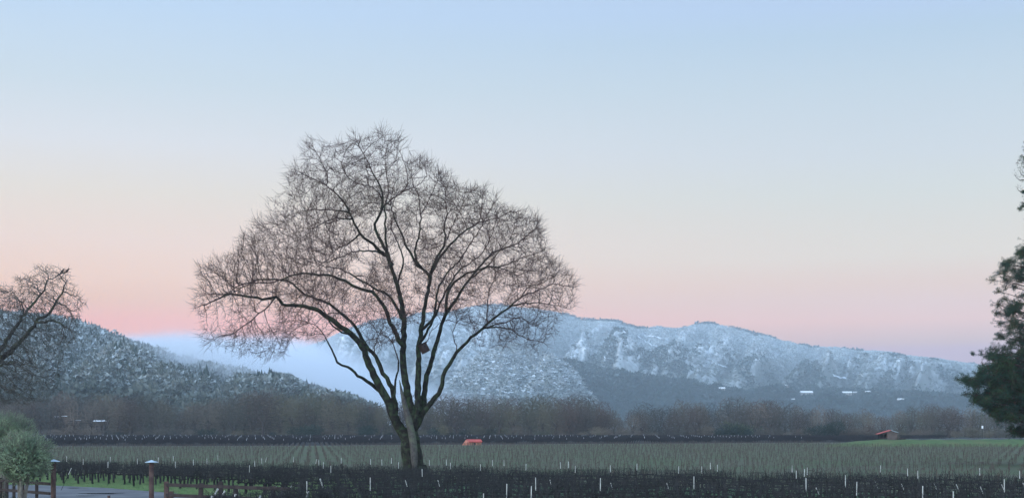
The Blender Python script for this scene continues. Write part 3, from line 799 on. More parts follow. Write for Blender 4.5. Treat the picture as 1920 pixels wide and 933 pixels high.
# far dark vineyard
def farv_proto(seed):
    rr = random.Random(seed); V, Fc = [], []
    sweep(V, Fc, [(0, 0, 0), (0, 0, .75)], [.05, .05], 3, cap=False)
    for k in range(8):
        a = rr.uniform(-.6, .6)
        sweep(V, Fc, [(a, rr.uniform(-.05, .05), .7), (a + rr.uniform(-.2, .2), rr.uniform(-.25, .25), rr.uniform(1.0, 1.35))], [.035, .02], 3, cap=False)
    return tri((V, Fc))
FPt = [farv_proto(300 + k) for k in range(4)]
fv = []
for i in range(-330, 420):
    for j in range(60, 215):
        x, y = RV * (i * SP_IN) + AV * (j * SP_ROW) + np.array([-10.0, 90.0])
        if y > 515 or abs(F * x / y) > 1010: continue
        if y < np.interp(x, [-170, -60, 0, 95, 140, 260], [297, 305, 336, 377, 395, 420]) + 1: continue
        if x > 88 and y < 330 + (x - 88) * 2.5: continue
        fv.append((x, y, .02))
p = np.array(fv); n = len(p); print('far vines', n)
V, Fc = scatter(FPt, p, np.full(n, RT), np.ones(n), rng.uniform(.9, 1.15, n), rng.integers(0, 4, n))
tag(link('far_grapevines', npmesh('far_grapevines', V, Fc), M['far_cane']), 'dark purplish band of grapevine rows before the bare woodland', 'grapevines', kind='stuff')

# ------------------------------------------------------------------ white stakes and tubes
def stake_mesh(h, r, seed, white=.5):
    """a dark stake with a white sleeve over its upper part"""
    rr = random.Random(seed); V, Fc = [], []
    sweep(V, Fc, [(0, 0, 0), (0, 0, h - white)], [r * .7, r * .7], 5, cap=False); n0 = len(Fc)
    sweep(V, Fc, [(0, 0, h - white), (0, 0, h - white * .5), (0, 0, h)], [r, r * rr.uniform(.9, 1.05), r], 6)
    me = pymesh('stake', V, Fc); me['n0'] = n0; return me
def stake_mats(me, top):
    me.materials.append(M['vine']); me.materials.append(top)
    for i, p_ in enumerate(me.polygons): p_.material_index = 0 if i < me['n0'] else 1
near_st = [(124, 855), (155, 860), (206, 856), (202, 865), (258, 859), (296, 857), (326, 854), (328, 865), (363, 861), (389, 859), (409, 853), (478, 863), (467, 872), (490, 859), (550, 856), (598, 861), (620, 873), (639, 858), (695, 860), (717, 861), (733, 858), (746, 866), (694, 895), (577, 902), (793, 879), (804, 862), (837, 861), (845, 867), (901, 870), (923, 862), (946, 862), (906, 925), (949, 907), (985, 869), (995, 911), (1005, 895), (1052, 866), (1078, 873), (1066, 865), (1125, 896), (1145, 872), (1193, 869), (1272, 874), (1301, 893), (1316, 874), (1332, 867), (1345, 871), (1485, 872), (1492, 882), (1507, 879), (1513, 876), (1512, 896), (1585, 890), (1650, 872), (1703, 878), (1722, 882), (1730, 911), (1789, 921), (1838, 877), (1884, 898), (1912, 882), (606, 866), (1605, 903)]
lean_st = [(134, 877, 25), (500, 857, 15), (594, 860, 12), (600, 897, -18), (518, 912, 32), (547, 911, 30), (760, 900, -16), (821, 900, -16), (1031, 899, -14), (1145, 905, -16), (1250, 905, -18), (1530, 914, -25), (1641, 903, -20), (1690, 907, -22), (1751, 905, -20), (1793, 908, -24), (1838, 912, -22), (1878, 908, -24), (1918, 905, -22), (409, 916, 30), (422, 920, 28), (447, 912, 10), (442, 926, 14), (398, 930, 30), (578, 921, 14), (488, 929, 12)]
st_me = [stake_mesh(1.78, .020, 1, .44), stake_mesh(1.78, .020, 2, .62), stake_mesh(1.78, .045, 9, .75), stake_mesh(1.78, .022, 4, .5)]
for m_ in st_me: stake_mats(m_, M['white'])
for px, py in near_st:
    zt = 1.78; Y_ = (ZC - zt) * F / (py - H0)
    X_ = (px - 960) / F * Y_
    Y_ = min(Y_, far_edge(X_) - .3 + 30)     # the rearmost belong to the young field's first rows
    o = bpy.data.objects.new('stake', st_me[0 if py < 890 else 1]); o.location = (X_, Y_, .02); o.rotation_euler = (rnd.uniform(-.02, .02), rnd.uniform(-.03, .03), 0); col.objects.link(o)
    tag(o, 'upright thin white stake rising above the dark vines of the near vineyard', 'stake', 'upright white stakes in the near vineyard')
for px, py, a in lean_st:
    zt = 1.5; Y_ = (ZC - zt) * F / (py - H0)
    if py > 890 : Y_ = (ZC - 1.25) * F / (py - H0); zt = 1.25
    X_ = (px - 960) / F * Y_; an = math.radians(a)
    wide = px > 390 and px < 620 and py > 890
    o = bpy.data.objects.new('vine_tube', st_me[2 if wide else 3]); h = zt / 1.78 / math.cos(an)
    o.location = (X_ - zt * math.tan(an), Y_, .02); o.rotation_euler = (0, an, 0); o.scale = (1, 1, h); col.objects.link(o)
    if wide: tag(o, 'thick leaning white vine tube in the vines beside the rail fence', 'stake', 'thick leaning white tubes beside the rail fence')
    else: tag(o, 'leaning thin white stake tilted among the dark near vines', 'stake', 'leaning white stakes in the near vineyard')
# far stakes: small white ticks in the dark band
fs = []
for i in range(-330, 420):
    for j in range(60, 215):
        if (i + 2 * j) % 9 or j % 2: continue
        x, y = RV * (i * SP_IN) + AV * (j * SP_ROW) + np.array([-10.0, 90.0])
        if y > 470 or abs(F * x / y) > 970: continue
        if y < np.interp(x, [-170, -60, 0, 95, 140, 260], [297, 305, 336, 377, 395, 420]) + 1: continue
        if x > 80: continue
        if rnd.random() < .45: continue
        fs.append((x, y))
fs.sort(key=lambda v: v[1]); print('far stakes', len(fs))
fm = stake_mesh(1.75, .04, 3, .45); grey_tube = simple('grey_white_tube', (.42, .44, .46)); stake_mats(fm, grey_tube)
for x, y in fs[:200]:
    o = bpy.data.objects.new('stake', fm); o.location = (x, y, .02); o.scale = (1, 1, rnd.uniform(.85, 1.05)); col.objects.link(o)
    tag(o, 'tiny pale stake in the dark vineyard band before the bare woodland', 'stake', 'pale stakes in the far vineyard')
p = np.array([(x, y, .02) for x, y in fs[200:]]); n = len(p)
sv, sf = tri(([tuple(v.co) for v in fm.vertices], [tuple(q.vertices) for q in fm.polygons if q.material_index]))
V, Fc = scatter([(sv, sf)], p, np.zeros(n), np.ones(n), np.ones(n), np.zeros(n, int))
o = link('far_stakes', npmesh('far_stakes', V, Fc), grey_tube); tag(o, 'smallest pale stakes at the back of the far vineyard', 'stakes', kind='stuff')

# ------------------------------------------------------------------ gate posts and rail fences
def gate_post(px, Y, top_py, label):
    t = empty('gate_post', (P2(px, Y)[0], Y, 0)); tag(t, label, 'gate post', 'two capped gate posts')
    h = ZC - (top_py - H0) / F * Y; V, Fc = [], []
    sweep(V, Fc, [(0, 0, -.1), (0, 0, h * .5), (0, 0, h - .12)], [.13, .127, .125], 16); link('post', pymesh('post', V, Fc, True), M['red_wood'], t)
    V, Fc = [], []; sweep(V, Fc, [(0, 0, h - .125), (0, 0, h - .11), (0, 0, h - .04), (0, 0, h)], [.34, .335, .12, .03], 20); link('cap', pymesh('cap', V, Fc), M['tin'], t)
gate_post(100, 72, 860, 'round reddish gate post with tin cap beside the olive trees')
gate_post(284, 72, 861.5, 'round reddish gate post with tin cap standing free on the driveway')
def rail(name, a, b_, m, parent, w=.05, h=.14):
    a, b_ = Vector(a), Vector(b_); d = (b_ - a); L = d.length; an = math.atan2(d.y, d.x); el = math.atan2(d.z, math.hypot(d.x, d.y))
    R = Matrix.Rotation(an, 3, 'Z') @ Matrix.Rotation(-el, 3, 'Y')
    return part(name, (0, -w / 2, -h / 2), (L, w / 2, h / 2), m, parent, R, a, .006)
# left: runs from the edge to the gate post
A = Vector((P2(-60, 80)[0], 80, 0)); B = Vector((P2(95, 72)[0], 72, 0))
fl = empty('rail_fence', A); tag(fl, 'dark two-rail wooden fence behind the olive tree at the left edge', 'fence')
for z in (1.26, .76):
    rail('rail', Vector((0, -.08, z)), B - A + Vector((0, -.08, z)), M['dark_rail'], fl, .05, .15)
for px in (-55, -20, 5, 17, 30, 46, 71):
    t_ = (px + 60) / 155.; q = (B - A) * t_
    part('post', (-.07, -.05, -.1), (.07, .07, 1.42), M['dark_rail'], fl, None, (q.x, q.y, 0), .008)
# right: runs off behind the near vines
A = Vector((P2(312, 70)[0], 70, 0)); B = Vector((P2(545, 65)[0], 65, 0))
fr = empty('rail_fence', A); tag(fr, 'reddish brown rail fence running from the gate gap into the near vines', 'fence')
for z in (1.30, .78):
    rail('rail', Vector((0, -.09, z)), B - A + Vector((0, -.09, z)), M['dark_rail'], fr, .05, .17)
for px, hh in ((312, 1.46), (380, 1.44), (418, 1.55), (446, 1.40), (514, 1.42)):
    t_ = (px - 312) / 233.; q = (B - A) * t_
    part('post', (-.11, -.07, -.1), (.11, .11, hh), M['red_wood'] if px < 330 else M['dark_rail'], fr, None, (q.x, q.y, 0), .01)
part('short_post', (-.10, -.08, -.1), (.10, .08, .98), M['red_wood'], fr, None, (.30, -.2, 0), .01)
sp_ = empty('bollard', (P2(204, 70)[0], 70, 0)); tag(sp_, 'short reddish post whose top shows at the bottom edge between the gate posts', 'bollard')
V, Fc = [], []; sweep(V, Fc, [(0, 0, 0), (0, 0, .70), (0, 0, .72)], [.075, .075, .06], 12); link('post', pymesh('post', V, Fc), M['red_wood'], sp_)
V, Fc = [], []; sweep(V, Fc, [(0, 0, .721), (0, 0, .755)], [.085, .08], 12); link('cap', pymesh('cap', V, Fc), M['red_wood'], sp_)

# ------------------------------------------------------------------ levee, road and sheds
def levee():
    V, Fc = [], []
    xs = np.linspace(64, 210, 60)
    def hgt(px): return np.interp(px, [1545, 1590, 1640, 1920, 2300], [0, .8, 1.35, 1.45, 1.5])
    rows = [(-16, 0), (-11, .25), (-6, .75), (-2, 1), (4, 1), (8, .6), (14, 0)]
    for px in np.linspace(1545, 2300, 90):
        for dy, k in rows:
            Y = 312 + dy; V.append(((px - 960) / F * Y, Y, hgt(px) * k * (1 + .06 * math.sin(px * .13)) - (.05 if k == 0 else 0)))
    n = len(rows)
    for i in range(89):
        for j in range(n - 1): a = i * n + j; Fc.append((a, a + n, a + n + 1, a + 1))
    o = link('levee', pymesh('levee', V, Fc, True), simple('levee_grass', (.075, .125, .042), (.055, .092, .034), .5, .95, c3=(.095, .115, .045), scale3=.2)); tag(o, kind='structure')
    V, Fc = [], []
    for px in np.linspace(1690, 2300, 60):
        for dy in (-1.2, 3.2):
            Y = 312 + dy; V.append(((px - 960) / F * Y, Y, hgt(px) * 1.07 + .06))
    for i in range(59): a = i * 2; Fc.append((a, a + 2, a + 3, a + 1))
    o = link('gravel_road', pymesh('gravel_road', V, Fc), M['pale_line']); tag(o, kind='structure')
levee()
def shed_right():
    Y = 313.0; c = W(1663, 0, Y); base = 1.35
    t = empty('shed', (c.x, Y, base)); tag(t, 'small open-sided shed with red roof on the green levee', 'shed')
    s = Y / F                                     # metres per photo unit
    part('wall', (.1, 0, 0), (2.3, 2.0, 1.5), M['brown_wall'], t, bev=.02)
    part('lean_to', (-1.7, 1.2, 0), (.097, 1.3, 1.25), M['dark'], t)
    for x in (-1.65, -.8): part('post', (x, 0, 0), (x + .1, .1, 1.25), M['dark_rail'], t)
    part('low_wall', (-1.6, .12, 0), (.095, .2, .45), M['dark_rail'], t)
    # roof: sloped sheet on the left, ridge, short fall on the right
    V = [(-2.0, -.3, 1.25), (.9, -.3, 2.1), (.9, 2.3, 2.1), (-2.0, 2.3, 1.25), (-2.0, -.3, 1.33), (.9, -.3, 2.2), (.9, 2.3, 2.2), (-2.0, 2.3, 1.33)]
    Fc = [(3, 2, 1, 0), (4, 5, 6, 7), (0, 1, 5, 4), (1, 2, 6, 5), (2, 3, 7, 6), (3, 0, 4, 7)]
    link('roof', pymesh('roof', V, Fc), M['red_roof'], t)
    V = [(.903, -.3, 2.1), (2.5, -.3, 1.6), (2.5, 2.3, 1.6), (.903, 2.3, 2.1), (.903, -.3, 2.2), (2.5, -.3, 1.68), (2.5, 2.3, 1.68), (.903, 2.3, 2.2)]
    link('rear_roof', pymesh('rear_roof', V, Fc), M['tin'], t)
    # gable boards under the roof
    V = [(.1, .02, 1.502), (2.3, .02, 1.502), (.9, .02, 2.09), (.1, .06, 1.502), (2.3, .06, 1.502), (.9, .06, 2.09)]
    link('gable', pymesh('gable', V, [(0, 1, 2), (5, 4, 3), (0, 3, 4, 1), (1, 4, 5, 2), (2, 5, 3, 0)]), M['brown_wall'], t)
    ps = empty('pallet_stack', (W(1692, 0, 312).x, 312, 1.4)); tag(ps, 'low pile of dark boards beside the red-roofed shed', 'board pile')
    for k in range(3): part('board', (-.9 + .1 * k, -.4, .13 * k), (.8 - .15 * k, .4, .13 * k + .11), M['dark_rail'], ps)
    # rounded bush behind the shed
shed_right()
def shed_mid():
    Y = 322.0; c = W(888, 0, Y)
    t = empty('shed', (c.x, Y, 0)); tag(t, 'low orange red shed with long roof at the edge of the far dark vineyard', 'shed')
    f = lambda px: (px - 888) / F * Y
    zt = W(0, 823.3, Y).z; zr = W(0, 827.4, Y).z; zb = .15
    part('wall', (f(880), 0, 0), (f(902.5), 1.8, zr - .01), M['tan_wall'], t, bev=.02)
    part('door', (f(888), -.03, .1), (f(892), -.003, zr - .25), M['dark'], t); part('window', (f(896), -.03, .5), (f(899), -.003, zr - .25), M['dark'], t)
    x0, x1 = f(872), f(904)
    V = [(x0 + .9, -.35, zr), (x1, -.35, zr), (x1 - .3, 1.0, zt), (x0 + .3, 1.0, zt), (x0 + .9, 2.3, zr), (x1, 2.3, zr),
         (x0 + .9, -.35, zr + .07), (x1, -.35, zr + .07), (x1 - .3, 1.0, zt + .07), (x0 + .3, 1.0, zt + .07), (x0 + .9, 2.3, zr + .07), (x1, 2.3, zr + .07)]
    Fc = [(6, 7, 8, 9), (9, 8, 11, 10), (0, 1, 7, 6), (1, 2, 8, 7), (2, 5, 11, 8), (5, 4, 10, 11), (4, 3, 9, 10), (3, 0, 6, 9), (3, 2, 1, 0), (4, 5, 2, 3)]
    link('roof', pymesh('roof', V, Fc), M['red_roof'], t)
    part('fascia', (x0 + .9, -.38, zr - .16), (x1, -.355, zr + .05), simple('dark_red_board', (.28, .05, .04)), t)
    # sloping orange side on the left
    V = [(f(866), -.2, 0), (f(879.9), -.2, 0), (f(879.9), -.2, zr - .02), (f(873.5), .9, zt - .04), (f(866), 2, 0), (f(879.9), 2, 0), (f(879.9), 2, zr - .02)]
    link('side_ramp', pymesh('side_ramp', V, [(0, 1, 2, 3), (4, 3, 6, 5), (0, 3, 4), (3, 2, 6), (1, 5, 6, 2)]), M['orange_side'], t)
shed_mid()
# small white sign at right, near the trees, and slim pole
sg = empty('sign', (W(1842, 0, 470).x, 470, 0)); tag(sg, 'small white board on a post before the woodland near the pine', 'sign')
zc = W(0, 800, 470).z
part('board', (-.28, -.03, zc - .45), (.28, .03, zc + .45), M['house_white'], sg); part('post', (-.06, .035, 0), (.06, .13, zc + .5), M['dark_rail'], sg)
pl = empty('pole', (W(970, 0, 505).x, 505, 0)); tag(pl, 'thin pale pole standing before the woodland right of the big oak', 'pole')
V, Fc = [], []; sweep(V, Fc, [(-.6, 0, 7), (-.15, 0, 3), (0, 0, 0)][::-1], [.13, .11, .08], 6); link('pole_shaft', pymesh('pole_shaft', V, Fc), M['pale_wood'], pl)

# ------------------------------------------------------------------ woodland of bare trees
def bare_proto(seed, h=17, w=6.0, round_=.5):
    rr = random.Random(seed); t = Tree()
    t.limb([Vector((0, 0, -.3)), Vector((rr.uniform(-.3, .3), 0, h * .15)), Vector((rr.uniform(-.6, .6), rr.uniform(-.5, .5), h * .32))], .36, .28, .9, wob=.05, rr=rr)
    for k in range(4):
        a = k * 1.6 + rr.random(); s = rr.uniform(.35, .8)
        top = Vector((math.cos(a) * w * s * .6, math.sin(a) * w * s * .6, h * rr.uniform(.6, .85)))
        b0 = t.P[-1] if k == 0 else t.P[min(2 + k, len(t.P) - 1)]
        t.limb([b0, b0.lerp(top, .5) + Vector((math.cos(a), math.sin(a), 0)) * .5, top], .2, .06, .9, wob=.12, rr=rr)
    att = []
    while len(att) < 1300:
        q = Vector((rr.uniform(-1, 1), rr.uniform(-1, 1), rr.uniform(-1, 1)))
        if q.length > 1: continue
        z = h * (.54 + .44 * q.z)
        att.append(Vector((q.x * w * .72, q.y * w * .72, z)))
    for _ in range(300): att.append(Vector((rr.uniform(-1, 1) * w * .6, rr.uniform(-1, 1) * w * .6, rr.uniform(.3, h * .3))))
    t.colonize(att, .62, 6, .95, 45, (0, 0, .12), .25, rr)
    R = t.radii(.03, 2.2)
    A, B = t.meshes(R, .11, .05, hair=(.9, 3, 1.35, .022, .35, .6), rr=rr)
    a = pymesh('trunk', A[0], A[1]); a.materials.append(M['riparian_trunk']); b_ = pymesh('crown', B[0], B[1])
    return a, b_
bp = [bare_proto(400 + k, 17, (5.2, 6.4, 4.6, 6.8, 5.6, 5.0)[k]) for k in range(6)]
for k, (a, b_) in enumerate(bp): b_.materials.append(M['riparian'] if k % 3 else M['riparian_b'])
print('bare proto faces', [len(b_.polygons) for a, b_ in bp])
top_x = [-60, 0, 60, 150, 210, 300, 335, 370, 430, 490, 560, 620, 690, 760, 830, 1000, 1100, 1150, 1175, 1200, 1240, 1260, 1290, 1330, 1345, 1360, 1400, 1450, 1500, 1560, 1650, 1740, 1800, 1850, 1990]
top_y = [735, 742, 745, 738, 735, 745, 768, 745, 737, 729, 735, 737, 745, 743, 738, 738, 742, 762, 775, 760, 765, 757, 744, 752, 768, 747, 746, 750, 762, 765, 770, 757, 763, 768, 772]
kinds = ('grey brown bare tree in the woodland belt behind the vineyards', 'reddish bare tree in the woodland belt behind the vineyards')
cnt = 0
for row, (Y, step, lo_) in enumerate(((528, 27, 0), (548, 25, 4), (572, 25, 9), (600, 26, 15))):
    px = -50 + row * 8
    while px < 1975:
        ty = np.interp(px, top_x, top_y) + abs(rnd.gauss(0, 8)) - 3 + 11 * float(vnoise(px / 55, row * 3.3, 12)) + (12 if row == 0 else 0) * rnd.random() - (3 if row > 1 else 0)
        h = ZC - (ty - H0) / F * Y; s = h / 17.6; k = rnd.randrange(6)
        r = bpy.data.objects.new('bare_tree', None); r.location = (P2(px, Y)[0], Y + rnd.uniform(-7, 7), 0); r.rotation_euler = (0, 0, rnd.uniform(0, 6.28))
        sw = s * rnd.uniform(.85, 1.15) * (1.3 if 830 < px < 1120 else 1.4); r.scale = (sw, sw, s); col.objects.link(r)
        tag(r, kinds[1 if k % 3 == 0 else 0], 'tree', ('grey brown bare trees of the woodland belt', 'reddish bare trees of the woodland belt')[1 if k % 3 == 0 else 0])
        for nm, me in zip(('trunk', 'crown'), bp[k]):
            c_ = bpy.data.objects.new(nm, me); c_.parent = r; col.objects.link(c_)
        cnt += 1; px += step * rnd.uniform(.75, 1.25)
print('woodland trees', cnt)
# undergrowth: bushes at the foot of the wood
def bush_proto(seed, n=900, w=3.2, h=4.0):
    rr = random.Random(seed); V, Fc = [], []
    for k in range(9):
        a = rr.uniform(0, 6.28); q = rr.uniform(.1, .65) * w
        leaf_cloud(V, Fc, Vector((math.cos(a) * q, math.sin(a) * q, h * rr.uniform(.3, .7))), w * .42, h * .32, n // 9, .55, rr, .16, .5)
    for k in range(10):
        a = rr.uniform(0, 6.28); sweep(V, Fc, [(0, 0, 0), (math.cos(a) * w * .5, math.sin(a) * w * .5, h * .6)], [.06, .03], 3)
    return pymesh('foliage', V, Fc)
bushm = [bush_proto(500 + k) for k in range(3)]
bush_cols = [('dark_bush', M['evergreen_bush'], 'dark evergreen bush at the foot of the bare woodland'), ('brown_bush', M['riparian'], 'grey brown bare bush at the foot of the woodland'), ('tan_bush', simple('tan_twigs', (.125, .10, .080), (.085, .07, .058), .2, .95), 'tan leafless thicket at the foot of the bare woodland'), ('green_bush', simple('yellow_green_bush', (.13, .16, .08), (.09, .12, .06), .2, .95), 'yellowish green bush showing among the bare woodland trees')]
bm_ = {}
for nm, m_, lab in bush_cols:
    for k in range(3): me = bushm[k].copy(); me.materials.append(m_); bm_[(nm, k)] = me
def put_bush(ci, px, Y, s, z=0):
    nm, m_, lab = bush_cols[ci]
    o = bpy.data.objects.new('bush', bm_[(nm, rnd.randrange(3))]); o.location = (P2(px, Y)[0], Y, z); o.scale = (s * rnd.uniform(1, 1.5), s, s * rnd.uniform(.7, 1.0)); o.rotation_euler = (0, 0, rnd.uniform(0, 6.28)); col.objects.link(o)
    tag(o, lab, 'bush', nm.replace('_', ' ') + ' shrubs along the woodland')
px = -40
while px < 1960:
    put_bush(rnd.choice((0, 0, 1, 1, 1, 1, 1, 2)), px, 521 + rnd.uniform(-2, 4), rnd.uniform(.7, 1.35)); px += rnd.uniform(17, 34)
for px, s in ((1595, 1.2), (1610, 1.3), (1625, 1.1), (1575, .8), (1715, 1.0), (1740, .9), (155, 1.0), (180, .8), (262, .9)): put_bush(2, px, 516, s)
for px, s in ((1375, 1.9), (1390, 1.6), (1400, 1.7), (1132, 1.0)): put_bush(3, px, 530, s)
for px, s in ((1350, 1.5), (1370, 1.6), (1385, 1.5), (1530, 1.6), (1545, 1.4), (1565, 2.0), (580, 1.5), (590, 1.8), (690, 1.5)): put_bush(0, px, 515, s)
o = bpy.data.objects.new('bush', bm_[('brown_bush', 1)]); o.location = (W(1683, 0, 318).x, 318, 1.2); o.scale = (.45, .4, .42); col.objects.link(o); tag(o, 'round grey bush close behind the red-roofed shed on the levee', 'bush')

for k in range(22):
    o = bpy.data.objects.new('bush', bm_[('brown_bush', k % 3)]); px = 800 + 16 * k; o.location = (P2(px, 612)[0], 612 + rnd.uniform(-5, 5), 0); o.scale = (2.6, 2.2, rnd.uniform(2.6, 3.3)); o.rotation_euler = (0, 0, rnd.uniform(0, 6)); col.objects.link(o)
    tag(o, 'tall grey brown thicket filling the gaps between woodland trunks right of the oak', 'bush', 'tall thickets behind the woodland')
# ------------------------------------------------------------------ hills
def hill(name, prof, Y0, Yr, Yb, amp, m, nx, ny, gul, seed, base=-2, power=1.0, px0=None, px1=None, detail=1.0, slant=.8):
    pxs = np.linspace(px0 if px0 is not None else prof[0][0], px1 if px1 is not None else prof[-1][0], nx)
    hp = np.interp(pxs, [p[0] for p in prof], [p[1] for p in prof])
    Hs = ZC - (hp - H0) / F * Yr
    ts = np.concatenate([np.linspace(0, 1, ny), np.linspace(1.04, 1.6, 10)])
    T, PX = np.meshgrid(ts, pxs, indexing='ij'); HS = np.broadcast_to(Hs, T.shape)
    def height(PX, T, HS):
        Yv = np.where(T <= 1, Y0 + (Yr - Y0) * T, Yr + (T - 1) / .6 * (Yb - Yr))
        g_ = np.where(T <= 1, np.clip(T, 0, 1) ** power, np.clip(1 - (T - 1) * 1.1, 0, 1))
        env = np.clip(np.where(T <= 1, 4 * T * (1 - T) * .9 + .05, .05), 0, 1)
        sl = PX + (1 - T) * gul * slant
        r1 = fbm(sl / gul, T * 1.3 + 3, 5, seed, True); r2 = fbm(sl / (gul * .32), T * 3.2, 4, seed + 5)
        Z = HS * g_ + env * amp * (r1 * .75 + r2 * .35) + detail * amp * .03 * fbm(PX / 7, T * 40, 3, seed + 9)
        cap = HS + (HS - ZC) * (Yv / Yr - 1) - np.clip(1 - T, 0, 1) * HS * .05
        Z = np.where(T < 1, np.minimum(Z, cap), Z)
        return Yv, np.where(T < .02, base, Z)
    Yv, Z = height(PX, T, HS)
    sl_ = PX + (1 - T) * gul * slant; rel = fbm(sl_ / gul, T * 1.3 + 3, 5, seed, True) * .7 + .35 * fbm(sl_ / (gul * .32), T * 3.2, 4, seed + 5)
    X = (PX - 960) / F * Yv
    V = np.stack([X, Yv, Z], -1).reshape(-1, 3)
    R_, C_ = T.shape; a = (np.arange(R_ - 1)[:, None] * C_ + np.arange(C_ - 1)[None]).ravel()
    me = npmesh(name, V, np.stack([a, a + 1, a + C_ + 1, a + C_], -1), True)
    at_ = me.attributes.new('relief', 'FLOAT', 'POINT'); at_.data.foreach_set('value', rel.astype(np.float32).ravel())
    o = link(name, me, m); tag(o, kind='structure')
    def at(px, t):
        px = np.asarray(px, float); t = np.asarray(t, float)
        h = ZC - (np.interp(px, [p[0] for p in prof], [p[1] for p in prof]) - H0) / F * Yr
        y, z = height(px, t, h); return np.stack([(px - 960) / F * y, y, z], -1)
    at.relief = lambda px, t: fbm((px + (1 - t) * gul * slant) / gul, t * 1.3 + 3, 5, seed, True) * .7 + .35 * fbm((px + (1 - t) * gul * slant) / (gul * .32), t * 3.2, 4, seed + 5)  # scrub thickens in gullies, its dark tone doubling as relief shading
    return at
mtn = [(250, 700), (400, 690), (520, 668), (575, 652), (610, 640), (640, 625), (700, 606), (750, 598), (790, 592), (850, 585), (880, 577), (905, 574), (940, 576), (1000, 580), (1040, 586), (1065, 592), (1090, 600), (1110, 603), (1160, 605), (1180, 612), (1197, 618), (1215, 615), (1235, 613), (1262, 617), (1285, 614), (1305, 610), (1330, 609), (1355, 611), (1380, 618), (1410, 625), (1440, 632), (1475, 641), (1500, 648), (1525, 653), (1550, 651), (1580, 654), (1600, 659), (1640, 659), (1665, 661), (1700, 668), (1730, 671), (1760, 674), (1820, 684), (1880, 690), (1940, 697), (2100, 725), (2350, 770)]
at_m = hill('mountain', mtn, 3300, 5400, 6600, 170, M['mountain'], 1000, 220, 85, 3, power=.95, slant=1.5)
spur = [(760, 790), (800, 765), (840, 730), (870, 700), (900, 672), (930, 656), (965, 650), (1000, 660), (1030, 668), (1060, 690), (1085, 715), (1105, 745), (1130, 790)]
at_s = hill('snowy_spur', spur, 2500, 3150, 3500, 48, M['spur'], 260, 110, 42, 8, power=.9)
rdg = [(980, 790), (1010, 720), (1040, 688), (1070, 680), (1100, 692), (1150, 700), (1200, 708), (1250, 716), (1300, 722), (1350, 733), (1400, 740), (1460, 733), (1520, 732), (1580, 737), (1640, 738), (1700, 744), (1780, 748), (1860, 752), (1950, 758), (2200, 785)]
at_r = hill('wooded_ridge', rdg, 2650, 3500, 4100, 38, M['ridge'], 420, 110, 70, 14, power=.9)
lh = [(x, y + 15) for x, y in [(-400, 520), (-150, 560), (0, 588), (60, 594), (100, 598), (150, 607), (175, 613), (190, 621), (220, 633), (240, 640), (260, 646), (300, 660), (350, 674), (400, 688), (450, 694), (500, 708), (540, 712), (600, 732), (650, 748), (700, 772), (740, 785)]]
at_l = hill('near_hill', lh, 820, 1450, 1750, 20, M['lefthill'], 330, 120, 90, 21, power=.85)

def clump_proto(seed, n=95, w=1.0, h=1.0, sz=.24):
    rr = random.Random(seed); V, Fc = [], []
    for k in range(5):
        a = rr.uniform(0, 6.28); q = rr.uniform(0, .45) * w
        leaf_cloud(V, Fc, Vector((math.cos(a) * q, math.sin(a) * q, h * rr.uniform(.35, .7))), w * .38, h * .28, n // 5, sz, rr, .9, .2)
    return np.array([tuple(v) for v in V]), np.array(Fc)
def fir_proto(seed, n=7, w=.32):
    rr = random.Random(seed); V, Fc = [], []
    for k in range(n):
        z = .12 + .8 * k / n; r = w * (1 - k / n) ** .8; m_ = 7
        for j in range(m_):
            a = 2 * PI * j / m_ + k; q = r * rr.uniform(.6, 1.2); a2 = a + 2 * PI / m_ * 1.1; b0 = len(V)
            V += [(0, 0, z + .22), (math.cos(a) * q, math.sin(a) * q, z - rr.uniform(.0, .07)), (math.cos(a2) * q * .8, math.sin(a2) * q * .8, z - rr.uniform(0, .07))]; Fc.append((b0, b0 + 1, b0 + 2))
    return np.array(V), np.array(Fc)
CP = [clump_proto(600 + k) for k in range(5)]; CS = [clump_proto(620 + k, 25, 1, 1, .5) for k in range(5)]; FP = [fir_proto(640 + k) for k in range(3)]; FS = [fir_proto(650 + k, 4, .36) for k in range(3)]
def forest(name, at, n, px, tr, dens, size, hs, protos_, m, label, seed):
    g_ = np.random.default_rng(seed); x = g_.uniform(px[0], px[1], n * 3); t_ = g_.uniform(tr[0] ** 1.6, tr[1] ** 1.6, n * 3) ** (1 / 1.6)
    keep = dens(x, t_) > g_.uniform(0, 1, n * 3); x, t_ = x[keep][:n], t_[keep][:n]
    P_ = at(x, t_); k = len(x); s = g_.uniform(size[0], size[1], k)
    P_[:, 2] -= s * .08
    ok = P_[:, 2] > -1; P_, s, k = P_[ok], s[ok], int(ok.sum())
    V, Fc = scatter(protos_, P_, g_.uniform(0, 6.28, k), s, s * g_.uniform(hs[0], hs[1], k), g_.integers(0, len(protos_), k))
    o = link(name, npmesh(name, V, Fc), m); tag(o, label, 'trees', kind='stuff'); print(name, k, len(Fc))
S = lambda v, a, b: np.clip((v - a) / (b - a), 0, 1)
# near hill, left
forest('frosted_hill_forest', at_l, 7500, (-120, 700), (.02, 1.02), lambda x, t: .45 + .8 * S(fbm(x / 60, t * 3, 3, 31), -.3, .3), (8, 15), (.75, 1.05), CP, M['oak_frost'], 'frost-covered broadleaf woodland on the near left hill', 41)
forest('hill_conifers', at_l, 800, (-120, 690), (.1, 1.02), lambda x, t: S(fbm(x / 70 + t * 1.5, t * 2, 3, 77), .02, .3), (10, 17), (.9, 1.15), FP, M['fir_frost'], 'dark frosted conifers mixed into the left hill woodland', 42)
